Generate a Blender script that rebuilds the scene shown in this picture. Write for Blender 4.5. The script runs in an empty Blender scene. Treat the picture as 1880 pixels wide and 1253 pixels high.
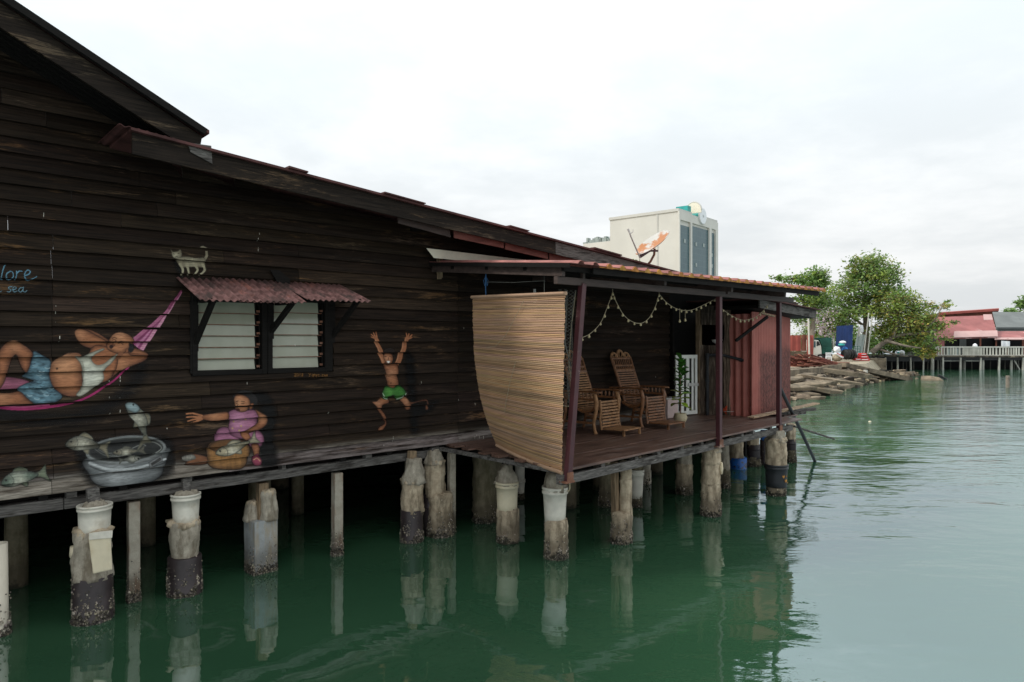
import bpy, bmesh, math, random
import numpy as np
from mathutils import Vector, Matrix, noise
R = math.radians
C = bpy.context.scene
COL = C.collection
rnd = random.Random(7)

# ------------------------------------------------------------------ camera, sky, sun, exposure
F, CX, CY, H = 1253.3, 940.0, 626.5, 2.7          # photo pixels of a 24 mm lens; eye 2.7 m above the water
cam = bpy.data.objects.new('camera', bpy.data.cameras.new('camera'))
cam.data.lens = 24; cam.data.sensor_width = 36; cam.data.clip_end = 6000
cam.location = (0, 0, H); cam.rotation_euler = (R(90), 0, 0)
COL.objects.link(cam); C.camera = cam
C.view_settings.view_transform = 'Standard'; C.view_settings.look = 'None'
C.view_settings.exposure = 0.0; C.view_settings.gamma = 1
SUN_EL, SUN_AZ = R(46), R(262)                     # azimuth clockwise from +Y: from the left, so the plank wall is in shade
w = bpy.data.worlds.new('World'); C.world = w; w.use_nodes = True
nt = w.node_tree; nt.nodes.clear()
def N(t, k, **kw):
    n = t.nodes.new(k)
    for a, b in kw.items():
        if a in n.inputs: n.inputs[a].default_value = b
        else: setattr(n, a, b)
    return n
def math_(t, op, a, b=None, clamp=False):
    n = t.nodes.new('ShaderNodeMath'); n.operation = op; n.use_clamp = clamp
    for i, x in enumerate((a, b)):
        if x is None: continue
        if isinstance(x, (int, float)): n.inputs[i].default_value = x
        else: t.links.new(x, n.inputs[i])
    return n.outputs[0]
def mixc(t, f, a, b, mode='MIX'):
    n = t.nodes.new('ShaderNodeMix'); n.data_type = 'RGBA'; n.blend_type = mode
    for i, x in ((0, f), (6, a), (7, b)):
        if isinstance(x, (int, float)): n.inputs[i].default_value = x
        elif isinstance(x, (tuple, list)): n.inputs[i].default_value = (*x[:3], 1)
        else: t.links.new(x, n.inputs[i])
    return n.outputs[2]
def maprange(t, x, a, b, c=0.0, d=1.0, smooth=True):
    n = t.nodes.new('ShaderNodeMapRange'); n.interpolation_type = 'SMOOTHSTEP' if smooth else 'LINEAR'
    t.links.new(x, n.inputs[0])
    for i, q in enumerate((a, b, c, d)): n.inputs[i+1].default_value = q
    return n.outputs[0]
sky = N(nt, 'ShaderNodeTexSky'); sky.sky_type = 'NISHITA'; sky.sun_disc = False
sky.sun_elevation = SUN_EL; sky.sun_rotation = SUN_AZ; sky.dust_density = 3; sky.air_density = 1.2
tc = N(nt, 'ShaderNodeTexCoord'); sx = N(nt, 'ShaderNodeSeparateXYZ'); nt.links.new(tc.outputs['Generated'], sx.inputs[0])
zz = math_(nt, 'MAXIMUM', sx.outputs[2], 0.0)
den = math_(nt, 'ADD', zz, 0.16)
cv = N(nt, 'ShaderNodeCombineXYZ')
nt.links.new(math_(nt, 'DIVIDE', sx.outputs[0], den), cv.inputs[0]); nt.links.new(math_(nt, 'DIVIDE', sx.outputs[1], den), cv.inputs[1])
n1 = N(nt, 'ShaderNodeTexNoise', Scale=0.9, Detail=7, Roughness=0.55, Distortion=0.3); nt.links.new(cv.outputs[0], n1.inputs['Vector'])
n2 = N(nt, 'ShaderNodeTexNoise', Scale=2.7, Detail=5, Roughness=0.6); nt.links.new(cv.outputs[0], n2.inputs['Vector'])
cl = math_(nt, 'ADD', math_(nt, 'MULTIPLY', n1.outputs[0], 0.7), math_(nt, 'MULTIPLY', n2.outputs[0], 0.3))
clm = maprange(nt, cl, 0.38, 0.66)
shade = mixc(nt, clm, (0.80, 0.83, 0.845), (0.985, 0.995, 0.995))
lum = maprange(nt, zz, 0.0, 1.0, 9.15, 18.0, False)           # overcast: brighter towards the zenith
vm = N(nt, 'ShaderNodeVectorMath'); vm.operation = 'SCALE'; nt.links.new(shade, vm.inputs[0]); nt.links.new(lum, vm.inputs['Scale'])
bl = mixc(nt, maprange(nt, zz, .05, .5), (1,1,1), (.93,.985,1.02)); vm2 = N(nt, 'ShaderNodeVectorMath'); vm2.operation = 'MULTIPLY'; nt.links.new(vm.outputs[0], vm2.inputs[0]); nt.links.new(bl, vm2.inputs[1])
skc = mixc(nt, 0.97, sky.outputs[0], vm2.outputs[0])
bg = N(nt, 'ShaderNodeBackground', Strength=0.1); nt.links.new(skc, bg.inputs[0])
wo = N(nt, 'ShaderNodeOutputWorld'); nt.links.new(bg.outputs[0], wo.inputs[0])
sun = bpy.data.objects.new('sun', bpy.data.lights.new('sun', 'SUN'))
sun.data.energy = 2.6; sun.data.angle = R(12); sun.data.color = (1, 0.95, 0.87)
sd = Vector((math.sin(SUN_AZ)*math.cos(SUN_EL), math.cos(SUN_AZ)*math.cos(SUN_EL), math.sin(SUN_EL)))
sun.rotation_euler = sd.to_track_quat('Z', 'Y').to_euler(); sun.location = (-20, -20, 40); COL.objects.link(sun)

# ------------------------------------------------------------------ frames: wall frame (u along the wall, v out over the water, z up)
TH = R(42.66); cs, sn = math.cos(TH), math.sin(TH)
W0 = (-0.8475, 9.7442)
def HW(u, v, z): return Vector((W0[0]+u*cs+v*sn, W0[1]+u*sn-v*cs, z))
def PX(u, v, z):
    X = W0[0]+u*cs+v*sn; Y = W0[1]+u*sn-v*cs
    return CX+X/Y*F, CY-(z-H)/Y*F
def PD(px, py, t): return Vector(((px-CX)/F*t, t, H-(py-CY)/F*t))     # point on the sight line at depth t
def PW(px, py, v=0.0):                                                 # ... on the vertical plane v
    rx = (px-CX)/F; t = (v+W0[0]*sn-W0[1]*cs)/(rx*sn-cs)
    X, Y = rx*t-W0[0], t-W0[1]
    return X*cs+Y*sn, H-(py-CY)/F*t
def PZ(px, py, z):                                                     # ... on the level z, as u, v
    t = (H-z)*F/(py-CY); X, Y = (px-CX)/F*t-W0[0], t-W0[1]
    return X*cs+Y*sn, X*sn-Y*cs
def PZW(px, py, z):
    t = (H-z)*F/(py-CY); return Vector(((px-CX)/F*t, t, z))

# ------------------------------------------------------------------ mesh builder (world coordinates in, parent's coordinates out)
class MB:
    def __init__(s): s.v = []; s.f = []; s.m = []; s.t = []; s.tint = (1, 1, 1); s.mi = 0; s.smooth = False; s.sm = []
    def face(s, idx): s.f.append(tuple(idx)); s.m.append(s.mi); s.t.append(s.tint); s.sm.append(s.smooth)
    def poly(s, pts):
        b = len(s.v); s.v += [Vector(p) for p in pts]; s.face(range(b, b+len(pts)))
    def hexa(s, p):                                    # 8 corners: bottom ring 0-3, top ring 4-7
        b = len(s.v); s.v += [Vector(q) for q in p]
        for q in ((3,2,1,0),(4,5,6,7),(0,1,5,4),(1,2,6,5),(2,3,7,6),(3,0,4,7)): s.face([b+i for i in q])
    def hbox(s, u0, u1, v0, v1, z0, z1):
        s.hexa([HW(u0,v0,z0),HW(u1,v0,z0),HW(u1,v1,z0),HW(u0,v1,z0),HW(u0,v0,z1),HW(u1,v0,z1),HW(u1,v1,z1),HW(u0,v1,z1)])
    def box(s, c, size, rot=None):
        c = Vector(c); a, b, d = (x/2 for x in size); M = rot or Matrix.Identity(3)
        s.hexa([c+M@Vector(q) for q in ((-a,-b,-d),(a,-b,-d),(a,b,-d),(-a,b,-d),(-a,-b,d),(a,-b,d),(a,b,d),(-a,b,d))])
    def beam(s, p0, p1, wd, hg, up=(0,0,1)):           # rectangular bar from p0 to p1
        p0, p1 = Vector(p0), Vector(p1); d = (p1-p0).normalized(); up = Vector(up)
        if abs(d.dot(up)) > .98: up = Vector((cs, sn, 0))
        x = d.cross(up).normalized()*wd/2; y = x.cross(d).normalized()*hg/2
        s.hexa([p0-x-y,p0+x-y,p1+x-y,p1-x-y,p0-x+y,p0+x+y,p1+x+y,p1-x+y])
    def tube(s, pts, r, n=8, cap=True):
        pts = [Vector(p) for p in pts]; rs = r if isinstance(r, (list, tuple)) else [r]*len(pts); b = len(s.v); x = None
        for i, p in enumerate(pts):
            d = (pts[min(i+1, len(pts)-1)]-pts[max(i-1, 0)])
            d = d.normalized() if d.length > 1e-9 else Vector((0,0,1))
            if x is None: x = d.orthogonal().normalized()
            x = x-d*x.dot(d); x = x.normalized() if x.length > 1e-6 else d.orthogonal().normalized(); y = d.cross(x)
            s.v += [p+(x*math.cos(2*math.pi*k/n)+y*math.sin(2*math.pi*k/n))*rs[i] for k in range(n)]
        for i in range(len(pts)-1):
            for k in range(n): s.face((b+i*n+k, b+i*n+(k+1)%n, b+(i+1)*n+(k+1)%n, b+(i+1)*n+k))
        if cap: s.face([b+k for k in reversed(range(n))]); s.face([b+(len(pts)-1)*n+k for k in range(n)])
    def lathe(s, c, prof, n=24, jit=0.0, seed=0, fr=4.0, squash=1.0, lean=(0,0), cap=True):   # profile of (radius, z) about the vertical through c
        b = len(s.v); c = Vector(c)
        for (r, z) in prof:
            for k in range(n):
                a = 2*math.pi*k/n; q = Vector((math.cos(a)*squash, math.sin(a), 0))
                rr = r
                if jit and r > 1e-4: rr = r+jit*(noise.noise(Vector((q.x*1.3*fr/4+seed*3.1, q.y*1.3*fr/4, z*fr)))+.6*noise.noise(Vector((q.x*4+seed*7.7, q.y*4, z*fr*4))))
                s.v.append(Vector((c.x, c.y, 0))+q*rr+Vector((lean[0]*z, lean[1]*z, z+(jit*.8*noise.noise(Vector((q.x*2, q.y*2, seed+z*3))) if jit and r > 1e-4 else 0))))
        for i in range(len(prof)-1):
            for k in range(n): s.face((b+i*n+k, b+i*n+(k+1)%n, b+(i+1)*n+(k+1)%n, b+(i+1)*n+k))
        if cap: s.face([b+k for k in reversed(range(n))]); s.face([b+(len(prof)-1)*n+k for k in range(n)])
    def slab(s, pts, d):                               # a flat outline given thickness d (vector)
        b = len(s.v); n = len(pts); d = Vector(d); s.v += [Vector(p) for p in pts]+[Vector(p)+d for p in pts]
        s.face(range(b, b+n)); s.face(reversed(range(b+n, b+2*n)))
        for i in range(n): s.face((b+i, b+(i+1)%n, b+n+(i+1)%n, b+n+i))
    def corr(s, o, ax, ay, nx, pitch, amp, nrm, thick=.006, sub=6, prof='sin', rows=1):   # corrugated sheet: waves run along ay
        o, ax, ay, nrm = Vector(o), Vector(ax), Vector(ay), Vector(nrm)
        L = ax.length; ux = ax.normalized(); K = max(2, int(L/pitch*sub)); b = len(s.v)
        for off in (0, -thick):
            for j in range(rows+1):
                for i in range(K+1):
                    x = L*i/K; ph = x/pitch
                    h = math.sin(2*math.pi*ph) if prof == 'sin' else (1 if (ph % 1) < .5 else -1)*min(1, 6*min(abs((ph % .5)), .5-abs(ph % .5)))
                    s.v.append(o+ux*x+ay*(j/rows)+nrm*(h*amp+off))
        n1 = (K+1)*(rows+1)
        for j in range(rows):
            for i in range(K):
                a = b+j*(K+1)+i
                s.face((a, a+1, a+K+2, a+K+1)); s.face((a+n1+K+1, a+n1+K+2, a+n1+1, a+n1))
        for i in range(K):
            a = b+i; s.face((a, a+n1, a+n1+1, a+1)); a = b+rows*(K+1)+i; s.face((a, a+1, a+n1+1, a+n1))
        for i in (0, K):
            for j in range(rows):
                a = b+j*(K+1)+i; s.face((a, a+K+1, a+n1+K+1, a+n1))
    def build(s, name, mats, parent=None, bevel=0, recalc=True, **props):
        me = bpy.data.meshes.new(name)
        inv = parent_inv(parent)
        me.from_pydata([inv@p for p in s.v], [], s.f)
        for m_ in (mats if isinstance(mats, (list, tuple)) else [mats]): me.materials.append(m_)
        me.polygons.foreach_set('material_index', s.m); me.polygons.foreach_set('use_smooth', s.sm)
        if recalc:
            bm = bmesh.new(); bm.from_mesh(me); bmesh.ops.recalc_face_normals(bm, faces=bm.faces)
            if bevel: bmesh.ops.bevel(bm, geom=[e for e in bm.edges if len(e.link_faces) == 2 and e.calc_face_angle(0) > .6], offset=bevel, segments=1, affect='EDGES', clamp_overlap=True)
            if not bevel: bm.to_mesh(me)
            else: bm.to_mesh(me)
            bm.free()
        at = me.color_attributes.new('tint', 'FLOAT_COLOR', 'CORNER')
        if len(me.polygons) == len(s.t):
            tot = np.empty(len(me.polygons), dtype=np.int32); me.polygons.foreach_get('loop_total', tot)
            tt = np.ones((len(s.t), 4)); tt[:, :3] = np.array(s.t); at.data.foreach_set('color', np.repeat(tt, tot, axis=0).ravel())
        else: at.data.foreach_set('color', np.ones(len(me.loops)*4))
        o = bpy.data.objects.new(name, me); COL.objects.link(o)
        if parent: o.parent = parent
        for k, q in props.items(): o[k] = q
        return o
def mat_of(o):
    m_ = Matrix.Translation(o.location) @ o.rotation_euler.to_matrix().to_4x4()
    return mat_of(o.parent) @ m_ if o.parent else m_
def parent_inv(p): return mat_of(p).inverted() if p else Matrix.Identity(4)
def thing(name, label, cat, loc, rz=0.0, group=None):
    o = bpy.data.objects.new(name, None); COL.objects.link(o); o.empty_display_size = .2
    o.location = loc; o.rotation_euler = (0, 0, rz); o['label'] = label; o['category'] = cat
    if group: o['group'] = group
    return o
def tag(o, label, cat, group=None):
    o['label'] = label; o['category'] = cat
    if group: o['group'] = group
    return o
def hthing(name, label, cat, u, v, z, group=None, rz=0): return thing(name, label, cat, HW(u, v, z), TH+rz, group)

# ------------------------------------------------------------------ materials
def newmat(name):
    m_ = bpy.data.materials.new(name); m_.use_nodes = True; t = m_.node_tree
    return m_, t, t.nodes['Principled BSDF']
def coords(t, stretch=(1,1,1), kind='Object'):
    c_ = N(t, 'ShaderNodeTexCoord'); mp = N(t, 'ShaderNodeMapping'); mp.inputs['Scale'].default_value = stretch
    t.links.new(c_.outputs[kind], mp.inputs[0]); return mp.outputs[0]
def noi(t, vec, scale, detail=4, rough=.6, dist=0.0):
    n = N(t, 'ShaderNodeTexNoise', Scale=scale, Detail=detail, Roughness=rough, Distortion=dist); t.links.new(vec, n.inputs['Vector']); return n.outputs[0]
def mat(name, base, var=.35, scale=6, stretch=(1,1,1), rough=.65, spec=.3, metal=0.0, bump=.3, bdist=.01, patch=None, patch2=None, streak=None, translucent=None, alpha=None):
    """base colour varied by noise and the per-face tint; patch = (colour, noise scale, threshold, softness, stretch)"""
    m_, t, b = newmat(name)
    v0 = coords(t, stretch); f = noi(t, v0, scale, 6)
    lo = tuple(x*(1-var) for x in base); hi = tuple(min(1, x*(1+var)) for x in base)
    col = mixc(t, maprange(t, f, .3, .7), lo, hi)
    for p in (patch, patch2):
        if p:
            pv = coords(t, p[4] if len(p) > 4 else (1,1,1)); pf = noi(t, pv, p[1], 5, .65)
            col = mixc(t, maprange(t, pf, p[2], p[2]+p[3]), col, p[0])
    at = N(t, 'ShaderNodeAttribute'); at.attribute_name = 'tint'
    col = mixc(t, 1.0, col, at.outputs['Color'], 'MULTIPLY')
    t.links.new(col, b.inputs['Base Color'])
    b.inputs['Roughness'].default_value = rough; b.inputs['Specular IOR Level'].default_value = spec; b.inputs['Metallic'].default_value = metal
    if bump:
        bn = N(t, 'ShaderNodeBump', Strength=bump, Distance=bdist); t.links.new(noi(t, v0, scale*3, 6, .7), bn.inputs['Height']); t.links.new(bn.outputs[0], b.inputs['Normal'])
    if translucent:
        tr = N(t, 'ShaderNodeBsdfTranslucent'); t.links.new(col, tr.inputs[0]); mx = N(t, 'ShaderNodeMixShader', Fac=translucent)
        t.links.new(b.outputs[0], mx.inputs[1]); t.links.new(tr.outputs[0], mx.inputs[2])
        t.links.new(mx.outputs[0], t.nodes['Material Output'].inputs[0])
    return m_
def plank_mat(name, dark, mid, worn, worn2, thr=.56, low=True):
    m_, t, b = newmat(name)
    v1 = coords(t, (.9, 6, 26)); g = noi(t, v1, 3, 7, .65)
    col = mixc(t, maprange(t, g, .25, .75), dark, mid)
    vb = coords(t, (.5, 1, 3.4)); wn = noi(t, vb, 1.6, 6, .7, .4)
    vf = coords(t, (2.2, 10, 60)); fine = noi(t, vf, 3.2, 5, .7)
    wm = maprange(t, math_(t, 'ADD', math_(t, 'MULTIPLY', wn, .68), math_(t, 'MULTIPLY', fine, .36)), thr, thr+.09)
    big = noi(t, coords(t, (.8, 1, .8)), .9, 2); wcol = mixc(t, maprange(t, big, .4, .6), worn, worn2)
    col = mixc(t, math_(t, 'MULTIPLY', wm, .8), col, wcol)
    if low:                                            # bottom boards: pale grey wear, with the light on that row painted in
        ps = N(t, 'ShaderNodeTexCoord'); sp = N(t, 'ShaderNodeSeparateXYZ'); t.links.new(ps.outputs['Object'], sp.inputs[0])
        lm = math_(t, 'MULTIPLY', maprange(t, sp.outputs[2], 1.46, 1.37), maprange(t, noi(t, coords(t, (.7, 1, 9)), 1.4, 5, .7), .34, .60))
        col = mixc(t, math_(t, 'MULTIPLY', lm, .8), col, mixc(t, maprange(t, fine, .3, .7), (.10,.085,.075), (.30,.26,.235)))
    at = N(t, 'ShaderNodeAttribute'); at.attribute_name = 'tint'
    col = mixc(t, 1.0, col, at.outputs['Color'], 'MULTIPLY')
    t.links.new(col, b.inputs['Base Color']); b.inputs['Roughness'].default_value = .7; b.inputs['Specular IOR Level'].default_value = .10
    bn = N(t, 'ShaderNodeBump', Strength=.35, Distance=.006); t.links.new(math_(t, 'ADD', g, math_(t, 'MULTIPLY', fine, .5)), bn.inputs['Height']); t.links.new(bn.outputs[0], b.inputs['Normal'])
    return m_
def pile_mat(name, c1, c2, stain=(.10,.075,.045), wet=.55):
    m_, t, b = newmat(name)
    v0 = coords(t); f = noi(t, v0, 7, 8, .7); col = mixc(t, maprange(t, f, .3, .7), c1, c2)
    st = noi(t, coords(t, (3, 3, .7)), 2.4, 5, .7); col = mixc(t, math_(t, 'MULTIPLY', maprange(t, st, .44, .64), .72), col, stain)
    cr = N(t, 'ShaderNodeTexVoronoi', Scale=3.0); cr.feature = 'DISTANCE_TO_EDGE'
    wv = N(t, 'ShaderNodeVectorMath'); wv.operation = 'ADD'; nn = N(t, 'ShaderNodeTexNoise', Scale=5, Detail=4)
    t.links.new(v0, nn.inputs['Vector']); t.links.new(v0, wv.inputs[0]); t.links.new(nn.outputs['Color'], wv.inputs[1]); t.links.new(wv.outputs[0], cr.inputs['Vector'])
    ck = maprange(t, cr.outputs[0], .012, .0); ck = math_(t, 'MULTIPLY', ck, maprange(t, noi(t, v0, 1.7, 2), .5, .6)); col = mixc(t, math_(t, 'MULTIPLY', ck, .85), col, (.03,.026,.02))
    gp = N(t, 'ShaderNodeNewGeometry'); sp = N(t, 'ShaderNodeSeparateXYZ'); t.links.new(gp.outputs['Position'], sp.inputs[0])
    zn = math_(t, 'ADD', sp.outputs[2], math_(t, 'MULTIPLY', math_(t, 'SUBTRACT', noi(t, v0, 6, 5, .7), .5), .35))
    col = mixc(t, math_(t, 'MULTIPLY', maprange(t, zn, .42, .16), wet), col, (.055,.042,.028))
    col = mixc(t, maprange(t, zn, .10, .02), col, (.022,.02,.012))
    at = N(t, 'ShaderNodeAttribute'); at.attribute_name = 'tint'; col = mixc(t, 1.0, col, at.outputs['Color'], 'MULTIPLY')
    t.links.new(col, b.inputs['Base Color']); b.inputs['Roughness'].default_value = .8; b.inputs['Specular IOR Level'].default_value = .25
    bn = N(t, 'ShaderNodeBump', Strength=.6, Distance=.012); t.links.new(math_(t, 'SUBTRACT', noi(t, v0, 18, 8, .7), math_(t, 'MULTIPLY', ck, .6)), bn.inputs['Height']); t.links.new(bn.outputs[0], b.inputs['Normal'])
    return m_
MT = {}
MT['plank'] = plank_mat('dark_stained_planks', (.0065,.0045,.0034), (.029,.0188,.0128), (.12,.083,.056), (.15,.080,.036), .572)
MT['board'] = plank_mat('weathered_fascia_boards', (.006,.0045,.0037), (.027,.0195,.0145), (.12,.088,.058), (.15,.095,.055), .575, False)
MT['boarddark'] = mat('blackened_timber', (.008,.0065,.0055), .4, 4, (1,6,20), .75, .15)
MT['grey'] = mat('bleached_grey_timber', (.105,.095,.086), .5, 5, (1.2,8,14), .8, .2, bump=.5, patch=((.032,.027,.023), 3, .5, .15, (1,4,6)), patch2=((.24,.225,.205), 3.3, .62, .12, (1,5,8)))
MT['lightwood'] = mat('raw_brown_timber', (.20,.14,.085), .4, 5, (6,6,1), .75, .2, bump=.4)
MT['rough'] = mat('rough_sawn_timber', (.062,.047,.036), .55, 4, (9,9,.8), .85, .15, bump=.9, bdist=.03, patch=((.17,.14,.11), 4, .55, .12, (9,9,.8)))
MT['deck'] = mat('red_brown_deck_boards', (.105,.058,.042), .45, 4, (.9,9,9), .42, .4, bump=.25, patch=((.19,.145,.125), 2, .55, .2, (.8,5,1)), patch2=((.045,.022,.018), 1.3, .55, .15, (1,2,1)))
MT['steel'] = mat('maroon_painted_steel', (.062,.018,.021), .25, 3, (1,1,1), .45, .4, bump=.1, patch=((.14,.085,.075), 9, .68, .06))
MT['brown'] = mat('brown_painted_beam', (.055,.037,.031), .3, 3, (1,4,8), .6, .3, bump=.2)
MT['asb'] = mat('lichened_red_corrugated_sheet', (.23,.118,.105), .45, 14, (1,1,1), .9, .15, bump=.6, patch=((.10,.068,.06), 5, .46, .2), patch2=((.38,.16,.125), 2.2, .60, .1))
MT['redroof'] = mat('faded_red_roof_sheet', (.27,.108,.092), .35, 3, (1,1,1), .7, .25, bump=.2, patch=((.40,.22,.19), .7, .58, .1), patch2=((.16,.09,.08), 2, .62, .15))
MT['darkroof'] = mat('dark_red_roof_sheet', (.075,.03,.027), .4, 4, (1,1,1), .7, .2)
MT['yellow'] = mat('ochre_tile_ends', (.36,.17,.04), .45, 8, (1,1,1), .75, .2, patch=((.12,.06,.03), 7, .58, .1))
MT['cream'] = mat('cream_flashing', (.80,.73,.58), .12, 3, (1,1,1), .6, .3, patch=((.3,.24,.17), 5, .66, .1))
MT['pinkboard'] = mat('red_oxide_boards', (.17,.065,.052), .25, 4, (1,4,6), .75, .2, patch=((.05,.03,.025), 3, .58, .12))
MT['redcorr'] = None
MT['white'] = mat('white_gate_paint', (.72,.72,.66), .08, 5, (1,1,1), .5, .35, patch=((.40,.38,.32), 5, .66, .08))
MT['bucket'] = mat('chalky_white_plastic', (.60,.56,.47), .16, 4, (1,1,1), .5, .35, bump=.1, patch=((.42,.36,.27), 3, .52, .2), patch2=((.2,.15,.1), 9, .68, .06))
MT['cbucket'] = mat('yellowed_white_plastic', (.62,.54,.38), .1, 4, (1,1,1), .5, .35, bump=.1, patch=((.48,.36,.20), 3, .5, .25))
MT['drum'] = mat('dark_plum_plastic_drum', (.030,.022,.022), .4, 5, (1,1,1), .45, .35, bump=.2, patch=((.11,.085,.07), 7, .62, .1))
MT['black'] = mat('black_plastic', (.022,.023,.025), .2, 4, (1,1,1), .45, .4, bump=.1)
MT['blue'] = mat('blue_plastic_drum', (.012,.10,.36), .3, 5, (1,1,1), .45, .4, bump=.1, patch=((.05,.045,.035), 5, .52, .1))
MT['conc'] = pile_mat('tan_pile_concrete', (.27,.205,.135), (.52,.425,.30))
MT['concgrey'] = pile_mat('grey_pile_concrete', (.22,.19,.145), (.42,.37,.29))
MT['concblue'] = pile_mat('blue_grey_form_concrete', (.235,.245,.24), (.33,.34,.33), (.28,.22,.14))
MT['rustconc'] = pile_mat('rust_streaked_square_post', (.25,.22,.17), (.36,.325,.26), (.16,.06,.02))
MT['oldpile'] = pile_mat('mossy_old_pile', (.10,.085,.05), (.19,.16,.105), (.07,.06,.03))
MT['barn'] = mat('barnacles', (.25,.225,.195), .5, 30, (1,1,1), .9, .2, bump=.4)
MT['bamboo'] = mat('bamboo_slats', (.375,.235,.148), .14, 3, (1,1,9), .6, .3, bump=.2, patch=((.33,.215,.145), 1.2, .45, .3, (1,1,2)))
MT['rattan'] = mat('varnished_teak', (.19,.082,.034), .35, 6, (3,3,3), .42, .4, bump=.15)
MT['rattan2'] = mat('worn_teak', (.28,.145,.066), .3, 6, (3,3,3), .6, .3, bump=.2)
MT['glass'] = None
MT['leaf'] = mat('glossy_plant_leaf', (.06,.20,.026), .35, 5, rough=.4, spec=.5, bump=0, translucent=.3)
MT['pot'] = mat('cream_glazed_pot', (.50,.43,.28), .2, 5, rough=.5, patch=((.2,.14,.08), 8, .63, .08))
MT['cord'] = mat('pale_cord', (.30,.25,.16), .1, 5, bump=0)
MT['bluecord'] = mat('blue_rope', (.02,.075,.17), .2, 20, bump=0)
MT['bulb'] = mat('clear_bulb', (.38,.31,.17), .1, 5, rough=.3, spec=.5, bump=0)
MT['net'] = mat('grey_net_twine', (.12,.12,.105), .2, 9, bump=0)
MT['orange'] = mat('orange_red_plastic', (.60,.09,.04), .15, 5, rough=.4, bump=0)
MT['pinkbox'] = mat('pale_pink_box', (.55,.43,.40), .1, 5, rough=.6)
MT['pale'] = mat('pale_galvanised_metal', (.50,.49,.46), .2, 4, rough=.5, metal=.2, patch=((.34,.15,.07), 3, .58, .12))
MT['dish'] = mat('white_dish_with_rust', (.50,.48,.44), .06, 3, rough=.5, bump=0, patch=((.42,.17,.065), 2.4, .45, .08))
MT['rust'] = mat('rusty_steel', (.17,.075,.045), .4, 8, rough=.8, patch=((.28,.22,.19), 4, .55, .15))
MT['blackpipe'] = mat('black_pipe', (.02,.021,.024), .2, 5, rough=.5, bump=0)
def red_corr():
    m_, t, b = newmat('red_corrugated_wall_with_grime')
    v0 = coords(t); f = noi(t, v0, 3, 5); col = mixc(t, maprange(t, f, .3, .7), (.35,.105,.082), (.41,.138,.108))
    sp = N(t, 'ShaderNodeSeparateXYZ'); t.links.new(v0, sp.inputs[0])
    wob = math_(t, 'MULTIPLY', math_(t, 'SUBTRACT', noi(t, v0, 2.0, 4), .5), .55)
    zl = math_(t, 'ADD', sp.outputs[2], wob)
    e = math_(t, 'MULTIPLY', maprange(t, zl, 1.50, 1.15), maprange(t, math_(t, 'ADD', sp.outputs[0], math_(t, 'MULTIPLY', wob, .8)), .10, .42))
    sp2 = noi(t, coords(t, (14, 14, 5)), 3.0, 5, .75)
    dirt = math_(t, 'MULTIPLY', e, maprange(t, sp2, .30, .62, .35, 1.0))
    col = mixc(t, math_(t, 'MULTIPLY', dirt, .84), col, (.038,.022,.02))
    st = noi(t, coords(t, (20, 20, .5)), 2, 4); col = mixc(t, math_(t, 'MULTIPLY', maprange(t, st, .55, .7), .35), col, (.10,.035,.03))
    t.links.new(col, b.inputs['Base Color']); b.inputs['Roughness'].default_value = .55; b.inputs['Specular IOR Level'].default_value = .3
    return m_
MT['redcorr'] = red_corr()
def glass_mat():
    m_, t, b = newmat('frosted_green_louvre_glass'); v0 = coords(t, (1,1,.6)); f = noi(t, v0, 2.2, 3)
    t.links.new(mixc(t, maprange(t, f, .3, .7), (.275,.28,.205), (.34,.34,.26)), b.inputs['Base Color'])
    b.inputs['Roughness'].default_value = .12; b.inputs['Specular IOR Level'].default_value = .6
    return m_
MT['glass'] = glass_mat()
def paint_mat():
    m_, t, b = newmat('mural_paint'); at = N(t, 'ShaderNodeAttribute'); at.attribute_name = 'paint'
    f = noi(t, coords(t, (3, 9, 22)), 4, 5, .7)
    col = mixc(t, 1.0, at.outputs['Color'], mixc(t, maprange(t, f, .25, .75), (.55,.55,.55), (1.12,1.12,1.12)), 'MULTIPLY')
    t.links.new(col, b.inputs['Base Color']); b.inputs['Roughness'].default_value = .6; b.inputs['Specular IOR Level'].default_value = .22
    tr = N(t, 'ShaderNodeBsdfTransparent'); mx = N(t, 'ShaderNodeMixShader')
    wear = maprange(t, noi(t, coords(t, (2, 9, 40)), 5, 5, .7), .60, .70, 1.0, .25)
    t.links.new(math_(t, 'MULTIPLY', at.outputs['Alpha'], wear), mx.inputs[0])
    t.links.new(tr.outputs[0], mx.inputs[1]); t.links.new(b.outputs[0], mx.inputs[2]); t.links.new(mx.outputs[0], t.nodes['Material Output'].inputs[0])
    return m_
MT['paint'] = paint_mat()
MT['tan'] = mat('pale_tan_plank', (.36,.25,.16), .4, 4, (1,6,12), .75, .2, bump=.3, patch=((.5,.44,.36), 3, .55, .15, (1,4,6)))
MT['oldpipe'] = mat('creamy_old_pipe', (.56,.50,.40), .15, 4, (1,1,.4), .55, .3, bump=.1, patch=((.30,.24,.15), 3, .58, .1, (2,2,.4)))
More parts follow.
